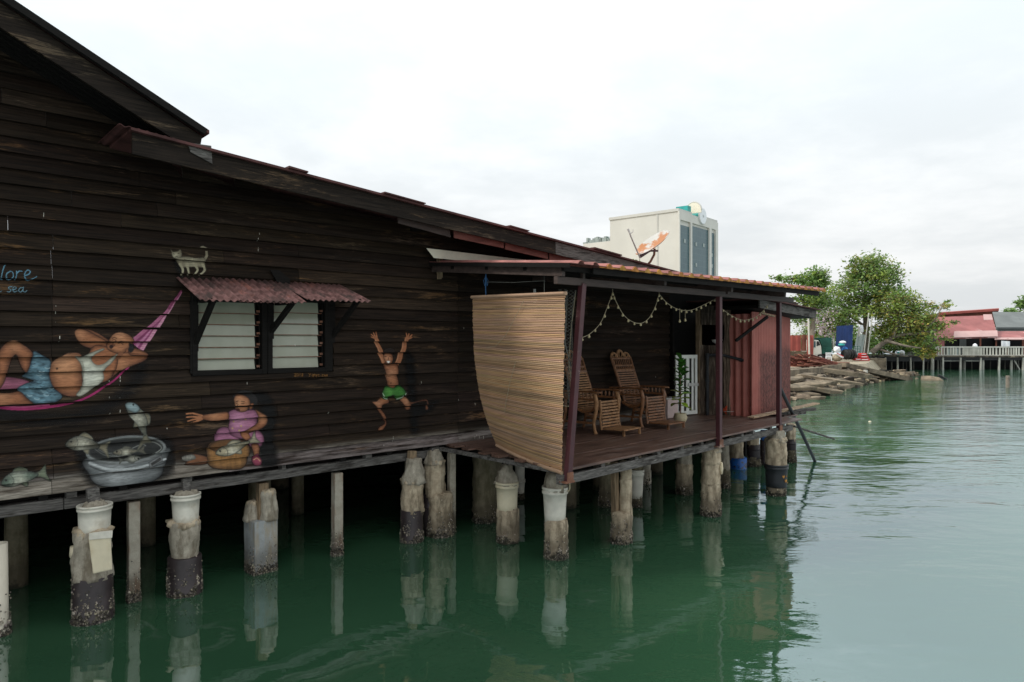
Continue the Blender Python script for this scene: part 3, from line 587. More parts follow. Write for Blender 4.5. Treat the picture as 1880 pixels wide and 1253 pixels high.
def figure_sleeper():
    p = Paint(-170, 520, 340, 775)
    p.shape([(-160,700),(-40,722),(40,752),(120,756),(190,735),(240,690),(262,650),(262,700),(220,745),(150,775),(0,775),(-150,730)], (8,9,10), feather=16, alpha=.55)
    for i, dx in enumerate((0, 3, 6, 9, -3, -6)):        # hammock strands
        p.line([(331,535+abs(dx)*.2),(296,584+dx*.6),(248+dx*1.2,632+dx)], ((150,80,112),(176,112,140),(132,62,98),(190,130,150),(120,52,86),(160,92,120))[i], 3.0, 7)
    p.line([(331,535),(308,566)], (120,56,84), 3, 5)
    p.line([(-150,700),(-60,735),(20,750),(90,747),(150,733),(205,700),(240,668)], (140,38,84), 7, 3)
    p.line([(-150,697),(-60,732),(20,747),(90,743)], (176,84,120), 2.5)
    p.shape([(-60,696),(10,692),(52,700),(45,713),(-60,716)], (136,78,96), (80,40,52), 8, tex=.4, ts=(30,3))
    p.shape([(150,604),(136,608),(138,622),(152,636),(176,643),(196,640),(198,624),(176,615)], SK, SKD, 7, SKH, (146,614), 12)
    p.shape([(150,604),(160,608),(180,620),(198,630),(194,622),(176,610),(160,604)], (138,88,58), SKD, 5)
    p.shape([(190,668),(205,648),(236,644),(262,644),(271,654),(262,664),(226,678),(204,694),(188,700)], SK, SKD, 7, SKH, (222,668), 15)
    p.shape([(232,640),(250,640),(266,647),(270,654),(250,654),(236,652)], (138,88,60), SKD, 5)
    p.shape([(165,640),(196,636),(216,650),(206,690),(180,704),(150,700)], SK, SKD, 5)
    p.shape([(110,655),(126,648),(148,652),(150,690),(148,720),(132,729),(108,722),(92,705),(88,684),(94,666)], (158,104,70), (74,40,26), 13, (192,142,104), (118,668), 22)
    p.line([(90,684),(120,684),(148,682)], SKD, .8, alpha=.5); p.shape([(101,676),(104,675),(105,678),(102,679)], (40,22,14))
    p.shape([(136,654),(148,655),(164,648),(186,640),(189,643),(172,652),(168,662),(176,670),(190,667),(212,650),(216,653),(202,668),(190,680),(188,698),(166,716),(146,728),(138,724),(148,712),(150,690),(146,668)], (172,170,152), (112,108,94), 5, (196,196,182), (166,690), 18, tex=.18, ts=(9,6))
    p.line([(150,664),(152,690),(146,722)], (112,110,98), 1.2); p.line([(176,671),(190,668),(212,651)], (120,116,100), 1)
    p.shape([(60,645),(76,652),(92,662),(90,684),(95,708),(113,726),(104,737),(84,742),(62,742),(44,728),(30,714),(45,704),(60,699),(40,692),(46,684),(56,664)], (84,112,122), (36,50,58), 6, tex=.75, ts=(10,4))
    for k in range(34):
        q = random.Random(k); x, y = q.uniform(46,98), q.uniform(660,738)
        if sdf(np.array([[x, y]]), np.array([(60,648),(90,664),(90,690),(108,728),(84,740),(62,740),(34,714),(60,699),(46,690)], float))[0] > 2: p.line([(x-4,y-1),(x,y+1),(x+5,y)], q.choice([(146,168,172),(36,50,62),(120,146,152)]), 1.3)
    p.shape([(-10,690),(-6,650),(10,630),(24,625),(38,630),(58,646),(56,664),(48,684),(38,676),(28,652),(18,668),(8,700),(-4,716),(-20,718)], SK, SKD, 8, SKH, (26,634), 13)
    p.shape([(-80,706),(-40,716),(10,722),(34,718),(48,730),(60,743),(30,746),(-40,742),(-85,728)], SK, SKD, 8, SKH, (4,728), 16)
    p.shape([(-80,706),(-95,700),(-108,690),(-112,702),(-104,720),(-84,728)], SK, SKD, 6)
    
    p.shape([(196,628),(204,615),(218,610),(234,614),(244,624),(242,636),(232,644),(222,650),(206,648),(194,640)], (152,100,68), SKD, 6, (186,134,98), (218,616), 12)
    p.shape([(236,630),(243,633),(244,642),(238,648),(233,644),(235,637)], (24,22,22), feather=2)
    p.shape([(214,650),(224,648),(219,660),(212,658)], (120,76,52)); p.shape([(229,641),(233,640),(233,647),(229,648)], SK, SKD, 2)
    for e in ([(204,622),(208,620),(212,622)], [(216,628),(221,627),(226,630)], [(204,625),(208,624),(211,626)], [(216,631),(221,630),(225,633)], [(210,627),(206,633),(210,634)]): p.line(e, (48,26,18), 1.4)
    p.shape([(199,636),(204,633),(207,637),(202,641)], (40,18,14)); p.line([(198,634),(204,631),(208,636)], (110,60,46), 1)
    p.line([(212,614),(222,617),(232,621)], (118,72,50), .8)
    return p.done('painted_sleeper', 'painted man in a white vest and blue shorts lying in a pink hammock')
figure_sleeper()
def figure_cat():
    p = Paint(300, 445, 390, 512, .006); c1, d1 = (122,113,92), (70,63,50)
    p.shape([(316,470),(336,478),(330,508),(322,500)], (6,6,6), feather=7, alpha=.6)
    p.line([(372,478),(377,470),(377,460),(370,455),(366,456)], c1, 5.5, 4); p.shape([(322,474),(338,472),(356,475),(372,474),(376,484),(372,492),(352,491),(334,492),(326,486)], c1, d1, 3, (176,168,140), (350,484), 12, tex=.3, ts=(3,6))
    for l in ([(329,486),(333,496),(332,505)], [(341,488),(343,497),(344,505)], [(357,488),(360,497),(355,504)], [(371,486),(373,497),(365,505)]): p.line(l, (150,142,116), 5.5, 3)
    p.shape([(312,458),(316,463),(324,462),(330,458),(332,466),(330,473),(322,476),(314,472)], c1, d1, 3, (178,170,144), (320,470), 6)
    for l in ([(316,467),(318,468)], [(324,467),(327,466)], [(319,473),(322,472),(324,473)]): p.line(l, (40,34,26), 1.2)
    for x in (336, 344, 352, 360): p.line([(x,474),(x+1,481)], (96,88,70), 1.2, alpha=.6)
    return p.done('painted_cat', 'painted grey tabby cat standing above the awning')
figure_cat()
def fish(p, A, B, wd, c1, c2, bend=0.0):
    A, B = np.array(A, float), np.array(B, float); d = B-A; n_ = np.array([-d[1], d[0]])/np.linalg.norm(d)
    f = lambda t_, s_: tuple(A+d*t_+n_*(s_*wd+bend*4*t_*(1-t_)))
    p.shape([f(.76,.12), f(.88,.25), f(1.06,.62), f(1.0,.0), f(1.04,-.6), f(.88,-.22), f(.76,-.12)], c2, (60,60,52), 3)
    p.shape([f(.30,-.42), f(.44,-.78), f(.62,-.50), f(.60,-.3)], c2, (58,60,54), 3); p.shape([f(.42,.4), f(.55,.72), f(.58,.3)], c2, (58,60,54), 3)
    p.shape([f(0,.0), f(.08,-.3), f(.28,-.5), f(.52,-.42), f(.80,-.13), f(.80,.13), f(.52,.40), f(.26,.5), f(.07,.28)], c1, (52,54,48), wd*.3, (196,192,172), f(.4,.15), wd*.5, tex=.35, ts=(3,3))
    p.line([f(.24,-.4), f(.29,0), f(.24,.4)], (64,66,60), 1.1); e = f(.13,-.13); p.shape([(e[0]-2,e[1]),(e[0],e[1]-2),(e[0]+2,e[1]),(e[0],e[1]+2)], (20,18,16)); p.line([f(.0,.06), f(.06,.1)], (50,44,38), 1)
def mural_tub():
    p = Paint(100, 725, 320, 900)
    p.shape([(150,815),(290,800),(318,830),(312,870),(250,895),(180,895),(150,870)], (7,7,7), feather=14, alpha=.7)
    p.shape([(160,838),(300,820),(303,846),(292,874),(262,888),(214,893),(178,890),(162,872)], (92,94,93), (34,34,34), 8, (160,162,160), (216,872), 30, tex=.18, ts=(22,5), smooth=True)
    th_ = np.linspace(0, 2*np.pi, 28, endpoint=False); E_ = lambda cx_, cy_, a, b_, ro=-.07: [(cx_+a*math.cos(q)-b_*math.sin(q)*ro*-1, cy_+b_*math.sin(q)+a*math.cos(q)*ro) for q in th_]
    p.shape(E_(229,826,74,27), (118,120,117), (84,84,82), 3, smooth=False); p.shape(E_(229,825,69,22), (38,38,36), (70,70,66), 3, smooth=False, tex=.4, ts=(20,4))
    for k in range(4): p.line([(170+k*9,822+k*3),(190+k*6,835-k),(214,837),(238-k*4,832)], (120,120,114), 1.0, alpha=.55)
    p.line([(262,812),(282,812),(294,822),(280,833)], (150,150,142), 1.2, alpha=.7); p.line([(238,824),(258,816),(266,818)], (140,140,134), 1.1, alpha=.7)
    p.line([(164,850),(200,861),(250,858),(302,842)], (164,166,164), 5, 3); p.line([(164,856),(200,867),(250,864),(300,849)], (44,44,44), 1.6)
    p.shape([(270,848),(296,834),(297,846),(272,860)], (120,120,118), (50,50,50), 3, smooth=False); p.shape([(274,850),(293,839),(294,844),(276,855)], (52,50,48), smooth=False)
    fish(p, (205,831), (262,826), 13, (116,108,92), (96,90,78)); fish(p, (258,840), (218,845), 11, (128,126,116), (100,98,90))
    fish(p, (118,815), (196,824), 27, (104,97,82), (118,110,90), -5)
    fish(p, (230,743), (264,815), 26, (108,106,91), (108,102,84), -12)
    p.shape([(228,742),(236,738),(248,741),(255,750),(248,758),(238,756),(230,750)], (126,142,142), (70,78,76), 4); p.shape([(241,743),(243,741),(245,743),(243,745)], (18,18,18))
    return p.done('painted_fish_tub', 'painted tin tub of fish with two fish leaping out')
mural_tub()
def mural_fish():
    p = Paint(-12, 842, 96, 902); fish(p, (0,888), (84,868), 27, (88,102,88), (100,106,86), -3); return p.done('painted_fish', 'painted green fish low on the wall left of the tub')
mural_fish()
def figure_girl():
    p = Paint(322, 705, 530, 875); pk_, pd_ = (150,96,120), (78,42,58)
    p.shape([(462,724),(488,722),(504,760),(500,800),(508,850),(480,862),(470,800),(480,760)], (6,6,6), feather=10, alpha=.75)
    p.shape([(340,846),(352,833),(378,838),(378,852),(340,854)], (112,72,48), (52,30,20), 4); p.shape([(332,838),(352,834),(356,842),(336,846)], (120,116,106), (70,66,60), 3, tex=.6, ts=(2,8))
    p.shape([(394,792),(404,784),(420,786),(434,800),(440,822),(420,830),(398,826),(391,812)], pk_, pd_, 7); p.shape([(452,796),(470,788),(481,800),(479,818),(458,820)], pk_, pd_, 6)
    p.shape([(460,816),(474,816),(473,836),(476,846),(464,848),(462,834)], SK, SKD, 5); p.shape([(462,838),(470,832),(478,842),(476,853),(466,855),(460,848)], (128,54,72), (60,24,34), 4); p.line([(464,844),(470,841),(475,846)], (190,140,110), 1.5)
    p.shape([(377,824),(384,812),(410,806),(438,808),(456,818),(452,846),(440,860),(412,862),(386,858),(378,846)], (136,96,54), (56,36,20), 9, tex=.3, ts=(3,30)); p.shape([(380,820),(398,808),(432,806),(452,814),(436,826),(404,832)], (96,64,36), (60,38,22), 4)
    p.shape([(414,760),(426,752),(446,753),(464,752),(474,762),(470,776),(466,800),(446,806),(424,800),(416,786),(420,772),(413,770)], pk_, pd_, 7, (190,136,158), (436,772), 13, tex=.12, ts=(4,4))
    for (x, y) in ((428,774),(440,782),(450,770),(436,790),(456,786),(424,786)): p.shape([(x-1.6,y),(x,y-1.6),(x+1.6,y),(x,y+1.6)], (176,150,84))
    p.shape([(466,752),(478,758),(490,768),(484,782),(466,792),(446,798),(440,794),(458,784),(472,772)], SK, SKD, 5, SKH, (480,768), 8)
    p.shape([(416,756),(396,758),(368,762),(366,769),(392,774),(416,770)], SK, SKD, 5, SKH, (392,762), 12)
    for e in ([(368,763),(352,759),(340,760)], [(366,766),(350,765),(340,766)], [(366,768),(352,770),(342,773)], [(368,769),(356,774),(348,776)]): p.line(e, (150,98,66), 4, 2.4)
    fish(p, (393,833), (468,804), 20, (162,150,122), (150,140,116), 3)
    p.shape([(442,792),(454,794),(457,804),(448,808),(440,800)], SK, SKD, 3)
    p.shape([(426,728),(436,718),(452,717),(464,722),(470,734),(466,748),(456,752),(446,744),(432,734)], (30,27,26), feather=1.6)
    p.shape([(427,732),(434,724),(448,726),(456,734),(456,748),(448,756),(436,756),(429,748),(427,740)], (158,106,74), SKD, 5, (188,138,100), (436,738), 8); p.shape([(456,742),(462,740),(463,748),(457,752)], SK, SKD, 3)
    for e in ([(430,738),(434,736)], [(440,737),(446,737)], [(430,741),(433,740)], [(440,741),(445,741)], [(434,742),(432,747),(435,748)]): p.line(e, (40,22,16), 1.3)
    p.shape([(431,751),(437,750),(439,754),(433,755)], (60,24,20))
    return p.done('painted_girl', 'painted squatting toddler in pink holding a fish on a chopping block')
figure_girl()
def figure_boy():
    p = Paint(665, 600, 805, 800)
    p.shape([(742,650),(756,655),(760,700),(764,740),(800,735),(790,752),(764,770),(766,790),(752,792),(750,740),(744,700)], (5,5,5), feather=9, alpha=.8)
    SB, SBD, SBH = (146,94,64), (62,32,20), (182,130,98)
    p.line([(687,622),(692,636),(701,664)], SB, 7, 9.5); p.line([(743,622),(738,640),(724,672)], SB, 7, 10); p.line([(685,622),(690,638),(699,664)], SBH, 2.2, alpha=.5); p.line([(741,624),(735,640),(724,664)], SBH, 2.2, alpha=.5)
    for e in ([(686,622),(679,614)], [(686,622),(684,611)], [(688,622),(689,610)], [(688,623),(678,619)], [(744,622),(744,612)], [(744,622),(749,613)], [(745,623),(754,615)], [(745,623),(753,620)]): p.line(e, SB, 3.4, 2.2)
    p.shape([(703,664),(712,668),(724,666),(729,670),(728,690),(728,712),(718,718),(708,712),(705,690),(702,674)], SB, SBD, 6, SBH, (715,686), 10); p.line([(713,676),(720,677)], SBD, 1, alpha=.5); p.shape([(713,703),(715,702),(715,704),(713,705)], SBD)
    p.shape([(706,718),(700,724),(690,736),(680,738),(688,748),(698,766),(704,776),(692,784),(690,791),(697,792),(707,778),(706,766),(698,746),(712,738)], SB, SBD, 5, SBH, (690,740), 7)
    p.shape([(730,726),(738,738),(746,748),(752,742),(776,736),(780,742),(778,752),(784,750),(782,736),(776,733),(752,738),(742,728)], SB, SBD, 4); p.shape([(728,730),(742,728),(750,740),(752,750),(744,753),(738,744)], SB, SBD, 5, SBH, (742,736), 7)
    p.shape([(708,708),(720,712),(730,706),(738,712),(742,722),(736,732),(726,734),(718,726),(708,734),(700,731),(698,722),(702,714)], (58,112,46), (26,56,22), 5, (92,150,72), (712,720), 7); p.line([(699,722),(704,731),(709,733)], (170,186,160), 1.1); p.line([(726,733),(738,729),(742,722)], (170,186,160), 1.1)
    p.shape([(700,650),(702,642),(712,639),(721,642),(720,654),(712,650)], (34,25,20), feather=1.5)
    p.shape([(702,652),(708,648),(718,650),(719,658),(716,667),(710,671),(704,666),(701,658)], SB, SBD, 4, (190,138,104), (708,658), 6)
    for e in ([(704,655),(707,655)], [(713,655),(716,656)], [(710,657),(709,661)]): p.line(e, (44,24,16), 1.2)
    p.shape([(706,663),(713,663),(711,667),(708,667)], (232,222,210), (60,24,18), 1.2)
    return p.done('painted_boy', 'painted boy in green shorts jumping with both arms raised')
figure_boy()
def lettering():
    p = Paint(-12, 482, 70, 545, .005); cb = (84,122,138)
    for l in ([(9,486),(4,498),(1,512),(4,514)], [(18,499),(11,504),(11,512),(17,514),(23,509),(22,501),(17,499)], [(29,499),(29,506),(27,514)], [(29,504),(34,499),(40,499)], [(45,507),(52,504),(54,499),(49,497),(44,504),(45,512),(51,515),(60,512),(66,509)]): p.line(l, cb, 2.5, 1.6)
    for l in ([(21,527),(15,528),(15,531),(19,533),(16,537),(12,536)], [(23,533),(28,531),(28,528),(24,528),(22,533),(25,537),(30,535)], [(40,529),(35,530),(33,535),(37,537),(41,532),(42,528),(41,535),(45,537),(48,534)], [(-8,534),(-3,532),(-3,529),(-7,530),(-8,535),(-4,538),(2,535)]): p.line(l, (92,120,130), 2.0, 1.4)
    p.done('painted_lettering', 'pale blue handwritten words ending lore and sea')
    p = Paint(530, 680, 598, 697, .004); ct = (112,76,36); G = {'2': [[(0,.2),(.4,0),(.9,.2),(.7,.5),(0,1),(1,1)]], '0': [[(.5,0),(0,.4),(.2,.95),(.7,.95),(1,.5),(.7,.05),(.4,0)]], '1': [[(.5,0),(.45,1)]], '8': [[(.8,.1),(.3,.1),(.3,.4),(.8,.6),(.7,1),(.2,.95),(.2,.6),(.8,.3),(.8,.1)]],
        'Y': [[(0,0),(.4,.5)], [(1,0),(.2,1.1)]], 'i': [[(.5,.4),(.4,1)], [(.55,.1),(.55,.15)]], 'p': [[(.2,.35),(.1,1.4)], [(.2,.4),(.8,.35),(.8,.8),(.2,.9)]], 'y': [[(.1,.4),(.4,.9)], [(.9,.35),(.2,1.4)]], 'c': [[(.9,.45),(.3,.4),(.1,.8),(.5,1),(.9,.9)]], '.': [[(.4,.9),(.5,1)]], 'o': [[(.5,.4),(.1,.7),(.5,1),(.9,.7),(.5,.4)]], 'm': [[(.0,1),(.1,.4),(.45,.5),(.45,1)], [(.45,.5),(.9,.45),(.95,1)]]}
    x = 537
    for ch in '2018   Yipyc.com':
        for st in G.get(ch, []): p.line([(x+q*3.4, 685.5+r*5.6) for q, r in st], ct, 1.1, smooth=False)
        x += 3.0 if ch in ' .i' else 4.4
    p.done('painted_signature', 'small orange date and web address under the window')
lettering()
# ------------------------------------------------------------------ porch
DZ = 1.25
porch = hthing('porch', 'plank porch over the water with a red sheet roof on maroon posts', 'porch', 0, 0, 0)
def vfront(u): return 2.49-.062*(u+.3)
def uleft(v): return -.12*v
b = MB(); r_ = random.Random(21); nb = 17
for i in range(nb):
    a, c_ = i/nb, (i+1)/nb-.0025; u0 = uleft(2.48*a)+r_.uniform(-.16,.05)*(1 if i < 14 else .2); ends = [u0, u0+r_.uniform(2.2,3.6), 8.2 if i < 9 else 6.1+r_.uniform(-.05,.12)+(.5 if i > 13 else 1.0+r_.uniform(-.2,.2))]
    for e0, e1 in zip(ends, ends[1:]):
        tn = r_.uniform(.7,1.3); b.tint = (tn, tn*r_.uniform(.9,1.05), tn*r_.uniform(.9,1.05)); dz = r_.uniform(-.004,.004); e1 -= .003
        b.hexa([HW(e0,vfront(e0)*a,DZ-.028+dz),HW(e1,vfront(e1)*a,DZ-.028+dz),HW(e1,vfront(e1)*c_,DZ-.028+dz),HW(e0,vfront(e0)*c_,DZ-.028+dz),HW(e0,vfront(e0)*a,DZ+dz),HW(e1,vfront(e1)*a,DZ+dz),HW(e1,vfront(e1)*c_,DZ+dz),HW(e0,vfront(e0)*c_,DZ+dz)])
b.build('deck_boards', MT['deck'], porch, bevel=.003)
b = MB()                                                  # inner deck strip reaching the doorway
b.hbox(5.2, 8.6, -1.6, .0, DZ-.03, DZ-.008); b.hbox(0, 8.6, -.18, .06, DZ-.075, DZ-.045); b.build('threshold_and_filler_boards', MT['deck'], porch)  # second strip is an unseen filler added to block a bright gap
b = MB(); b.beam(HW(-.32, vfront(-.3)-.05, DZ-.125), HW(3.2, vfront(3.2)-.05, DZ-.13), .06, .105); b.beam(HW(3.21, vfront(3.2)-.055, DZ-.125), HW(6.2, vfront(6.2)-.05, DZ-.125), .06, .10)
b.build('edge_beam', MT['grey'], porch, bevel=.004)
for i in range(11):
    b = MB(); uu = -.2+i*.6+r_.uniform(-.1,.1); b.hbox(uu, uu+.07, .05, vfront(uu)-.002-r_.uniform(0,.05), DZ-.076, DZ-.0335); b.build('joist', MT['grey'], porch)
b = MB(); b.hbox(.25,.35,.1,2.35,DZ-.16,DZ-.078); b.build('bearer', MT['boarddark'], porch)
b = MB(); b.beam(HW(-.36, 2.42, DZ-.12), HW(-.20, 2.44, DZ-.12), .09, .11); b.build('bearer_end', MT['grey'], porch)
for (pb, ptu, ptv) in (((1042, 862), .045, 2.42), ((1320, 803), None, None), ((1430, 778), None, None)):
    u0, v0 = PZ(*pb, DZ); v0 = min(v0, vfront(u0)+.04); b = MB(); u1, v1 = (u0 if ptu is None else ptu), (v0 if ptv is None else ptv)
    b.beam(HW(u0, v0, DZ-.14), HW(u1, v1, 3.37), .072, .072, (sn, -cs, 0)); b.build('post', MT['steel'], porch, bevel=.004)
    b = MB(); b.hbox(u0-.075, u0+.075, v0-.06, v0+.045, DZ-.15, DZ-.13); b.hbox(u0-.05, u0+.05, v0+.037, v0+.046, DZ-.13, DZ-.03); b.build('post_foot', MT['rust'], porch)
def zroof(u, v): return 3.80-(.088+.0)*v+.004*u           # top of the porch roof sheet
b = MB(); b.beam(HW(-.42, 2.43, 3.385), HW(5.95, 2.17, 3.43), .06, .085); b.build('front_beam', MT['brown'], porch, bevel=.003)
b = MB(); b.beam(HW(-.36, .02, 3.71), HW(-.36, 2.5, 3.475), .05, .10); b.build('side_beam', MT['brown'], porch, bevel=.003)
for uu in (1.6, 3.3, 5.0):
    b = MB(); b.beam(HW(uu, .02, 3.69), HW(uu, 2.5, 3.475), .05, .09); b.build('rafter', MT['brown'], porch)
b = MB()
for vv in (.5, 1.2, 1.9, 2.52): b.beam(HW(-.40, vv, zroof(0, vv)-.066), HW(6.2, vv, zroof(6, vv)-.066), .045, .06)
b.build('purlin', MT['boarddark'], porch)
for uu, ln in ((-.36, .12), (.05,.12), (3.3, .1)): b = MB(); b.hbox(uu-.02, uu+.02, 2.40, 2.44, 3.40, 3.40+ln); b.build('hanger', MT['brown'], porch)
# roof sheet: half-round tile ridges, ochre end caps and a dark fascia strip under them
b = MB(); b.smooth = False; PT = .245; nr_ = 27; U0 = -.43
def rz(u, k): return zroof(u, k)
for i in range(nr_):
    ua = U0+i*PT; r__ = random.Random(i); dz = r__.uniform(-.006,.006)
    prof = [(0,0),(.52,0),(.60,.014),(.68,.032),(.76,.038),(.84,.032),(.92,.014),(1.0,0)]
    for (f0, h0), (f1, h1) in zip(prof, prof[1:]):
        q = lambda f, h, v, t=0: HW(ua+f*PT, v, zroof(ua, v)+h-t)
        va, vb = -.02, 2.66+r__.uniform(-.012,.012)
        b.hexa([q(f0,h0,va,.006),q(f1,h1,va,.006),q(f1,h1,vb,.006),q(f0,h0,vb,.006),q(f0,h0,va),q(f1,h1,va),q(f1,h1,vb),q(f0,h0,vb)])
b.build('roof_sheet', MT['redroof'], porch)
for i in range(2 if True else 0, nr_):
    ua = U0+i*PT; c_ = MB(); r__ = random.Random(i+50); hh = r__.uniform(.85,1.1)
    pts = [(.50,-.020),(.52,0),(.60,.014*hh),(.68,.030*hh),(.76,.036*hh),(.84,.030*hh),(.92,.014*hh),(1.0,0),(1.0,-.022)]
    c_.tint = (hh, hh*r__.uniform(.85,1.1), 1); c_.slab([HW(ua+f*PT, 2.645, zroof(ua, 2.65)+h-.0065) for f, h in pts], HW(0,.022,0)-HW(0,0,0))
    c_.slab([HW(ua+f*PT, 2.648, zroof(ua, 2.65)+h-.008) for f, h in ((.04,-.016),(.48,-.014),(.48,-.002),(.04,-.002))], HW(0,.012,0)-HW(0,0,0))
    c_.build('tile_end_cap', MT['yellow'], porch)
b = MB(); b.beam(HW(.02, 2.60, zroof(0,2.6)-.066), HW(6.0, 2.60, zroof(6,2.6)-.066), .02, .075); b.build('fascia_strip', MT['boarddark'], porch)
b = MB(); b.beam(HW(-.435, .0, zroof(0,0)-.034), HW(-.435, 2.66, zroof(0,2.66)-.034), .012, .05); b.build('side_fascia', MT['boarddark'], porch)
b = MB(); x0, z0 = PW(783, 456, .04); x1, z1 = PW(797, 473, .04); x2, z2 = PW(960, 484, .04); x3, z3 = PW(930, 471, .04)
x0, z0 = PW(783, 456, .16); x1, z1 = PW(797, 474, .16); x2, z2 = PW(960, 486, .16); x3, z3 = PW(930, 471, .16)
b.slab([HW(x0,.16,z0), HW(x1,.16,z1), HW(x2+.4,.16,z2-.03), HW(x3+.4,.16,z3-.02)], HW(0,-.006,0)-HW(0,0,0)); b.build('wall_flashing', MT['cream'], porch)
b = MB(); b.tube([HW(.95,.7,3.45), HW(.95,.7,3.40)], .02); b.lathe(HW(.95,.7,0), [(.016,3.40),(.03,3.36),(.042,3.32),(.03,3.27),(.012,3.25)], 12); b.build('porch_lamp', MT['pale'], porch)

# bamboo blind
TL, TR = (-.30, .82, 3.262), (-.30, 2.46, 3.228); BR = (-.33, 2.44, 1.215); BL = (-.06, 1.0, 1.34)
bl = hthing('bamboo_blind', 'tall bamboo slat blind hanging from the end of the porch roof', 'blind', -.3, 1.6, 3.25)
def blp(s, t_):
    # s across, t down; the lower left corner is drawn in and the middle bellies a little
    k = t_**3.0; L = [TL[i]+(BL[i]-TL[i])*(k if i < 2 else t_) for i in range(3)]; Rr = [TR[i]+(BR[i]-TR[i])*t_ for i in range(3)]
    L[1] += .06*math.sin(math.pi*t_)*0+.02*t_
    p = [L[i]*(1-s)+Rr[i]*s for i in range(3)]
    sag = .05*math.sin(math.pi*s)*t_**2*.5; return HW(p[0]-.02*math.sin(math.pi*s)*math.sin(math.pi*t_), p[1], p[2]-sag)
b = MB(); ns = 98; r_ = random.Random(5)
for i in range(ns):
    t_ = (i+.5)/ns; q = r_.choice((.66,.84,.95,1,1,1.05,1.15))*r_.uniform(.94,1.06); g = r_.uniform(.9,1.06); b.tint = (q, q*g, q*g*r_.uniform(.75,1.05))
    hh = 2.03/ns*.455; pts = [blp(s, t_+r_.uniform(-.0008,.0008)+.0004*math.sin(s*5+i*.7)) for s in [j/8+(r_.uniform(-.006,.004) if j == 0 else r_.uniform(-.004,.007) if j == 8 else 0) for j in range(9)]]
    off = HW(-.004,0,0)-HW(0,0,0); bb = len(b.v)
    for p in pts: b.v += [p+Vector((0,0,hh)), p+off*1.2, p-Vector((0,0,hh)), p-off*.8]
    for j in range(8):
        for k in range(4): b.face((bb+j*4+k, bb+j*4+(k+1)%4, bb+j*4+4+(k+1)%4, bb+j*4+4+k))
    b.face((bb,bb+1,bb+2,bb+3)); b.face((bb+35,bb+34,bb+33,bb+32))
b.build('slat_mat', MT['bamboo'], bl, recalc=True)
b = MB(); b.tube([blp(-.015, 0)+Vector((0,0,.012)), blp(1.012, 0)+Vector((0,0,.012))], .022, 10); b.build('top_rod', MT['bamboo'], bl)
b = MB(); b.tube([blp(s, 1.003) for s in [j/8 for j in range(9)]], .024, 10); b.build('bottom_rod', MT['bamboo'], bl)
b = MB(); off = HW(-.03,0,0)-HW(0,0,0)
for pts in ([(.61,.03),(.42,.24),(.30,.315),(.18,.33)], [(.53,.40),(.46,.52),(.38,.66),(.34,.73)]): b.tube([blp(*p)+off for p in pts], .003, 5)
b.build('loose_cord', MT['cord'], bl)
b = MB(); p = blp(.16, 0); b.tube([p+Vector((0,0,.02)), p+Vector((-.004,.004,.14)), p+Vector((0,0,.26)), p+Vector((0,0,.34))], [.006,.007,.011,.005], 6)
for k in range(4): b.tube([p+Vector((0,0,.27)), p+Vector((.03*math.cos(k*1.7),.03*math.sin(k*1.7),.22)), p+Vector((.02*math.cos(k*1.7+.5),.02*math.sin(k*1.7+.5),.15))], .004, 5)
b.build('blue_rope', MT['bluecord'], bl)
b = MB(); p2 = blp(.80, 0); b.tube([p+Vector((0,0,.20)), (p+p2)/2+Vector((0,0,.172)), p2+Vector((0,0,.17))], .003, 5); b.tube([p2+Vector((0,0,.30)), p2+Vector((0,0,.02))], .003, 5); b.build('hanging_cord', MT['net'], bl)
b = MB(); p = blp(1, 1); b.tube([p, p+Vector((.01,0,-.12)), p+Vector((.0,.01,-.2))], .007, 6); q = HW(-.22, 2.5, 1.24); b.tube([q, q+Vector((-.03,-.02,-.05)), q+Vector((-.03,-.02,-.22)), q+Vector((-.05,-.02,-.25))], .007, 6); b.build('corner_rope', MT['cord'], bl)
# fishing net between the blind and the first post
nt_ = hthing('fishing_net', 'grey fishing net hanging in folds between the bamboo blind and the leaning post', 'net', -.2, 2.3, 3.4)
b = MB(); nx, nz = 15, 66
def npnt(i, j):
    s, t_ = i/nx, j/nz; wd = .30*(1-.25*math.sin(math.pi*t_)); return HW(-.24+wd*s+.03*math.sin(t_*9+s*4), 2.30+.05*math.sin(s*9+t_*3), 3.30-1.34*t_-.04*s*t_)
for i in range(nx):
    for j in range(nz):
        for (a, c_) in (((i, j), (i+1, j+1)), ((i+1, j), (i, j+1))):
            if (i+j) % 2: continue
            b.tube([npnt(*a), npnt(*c_)], .0019, 3, False)
b.build('mesh', MT['net'], nt_)
b = MB(); p = npnt(2, nz); b.tube([npnt(nx, 0), npnt(nx, 20), npnt(nx, 40), npnt(nx, nz), npnt(8, nz), p, p+Vector((0,0,-.06)), p+Vector((.03,.0,-.09)), p+Vector((.05,0,-.03))], .006, 5); b.build('edge_rope', MT['cord'], nt_)
b = MB(); b.tube([npnt(9, 0), npnt(8, 30), npnt(9, 44)], [.004,.009,.004], 5); b.build('gathered_fold', MT['net'], nt_)

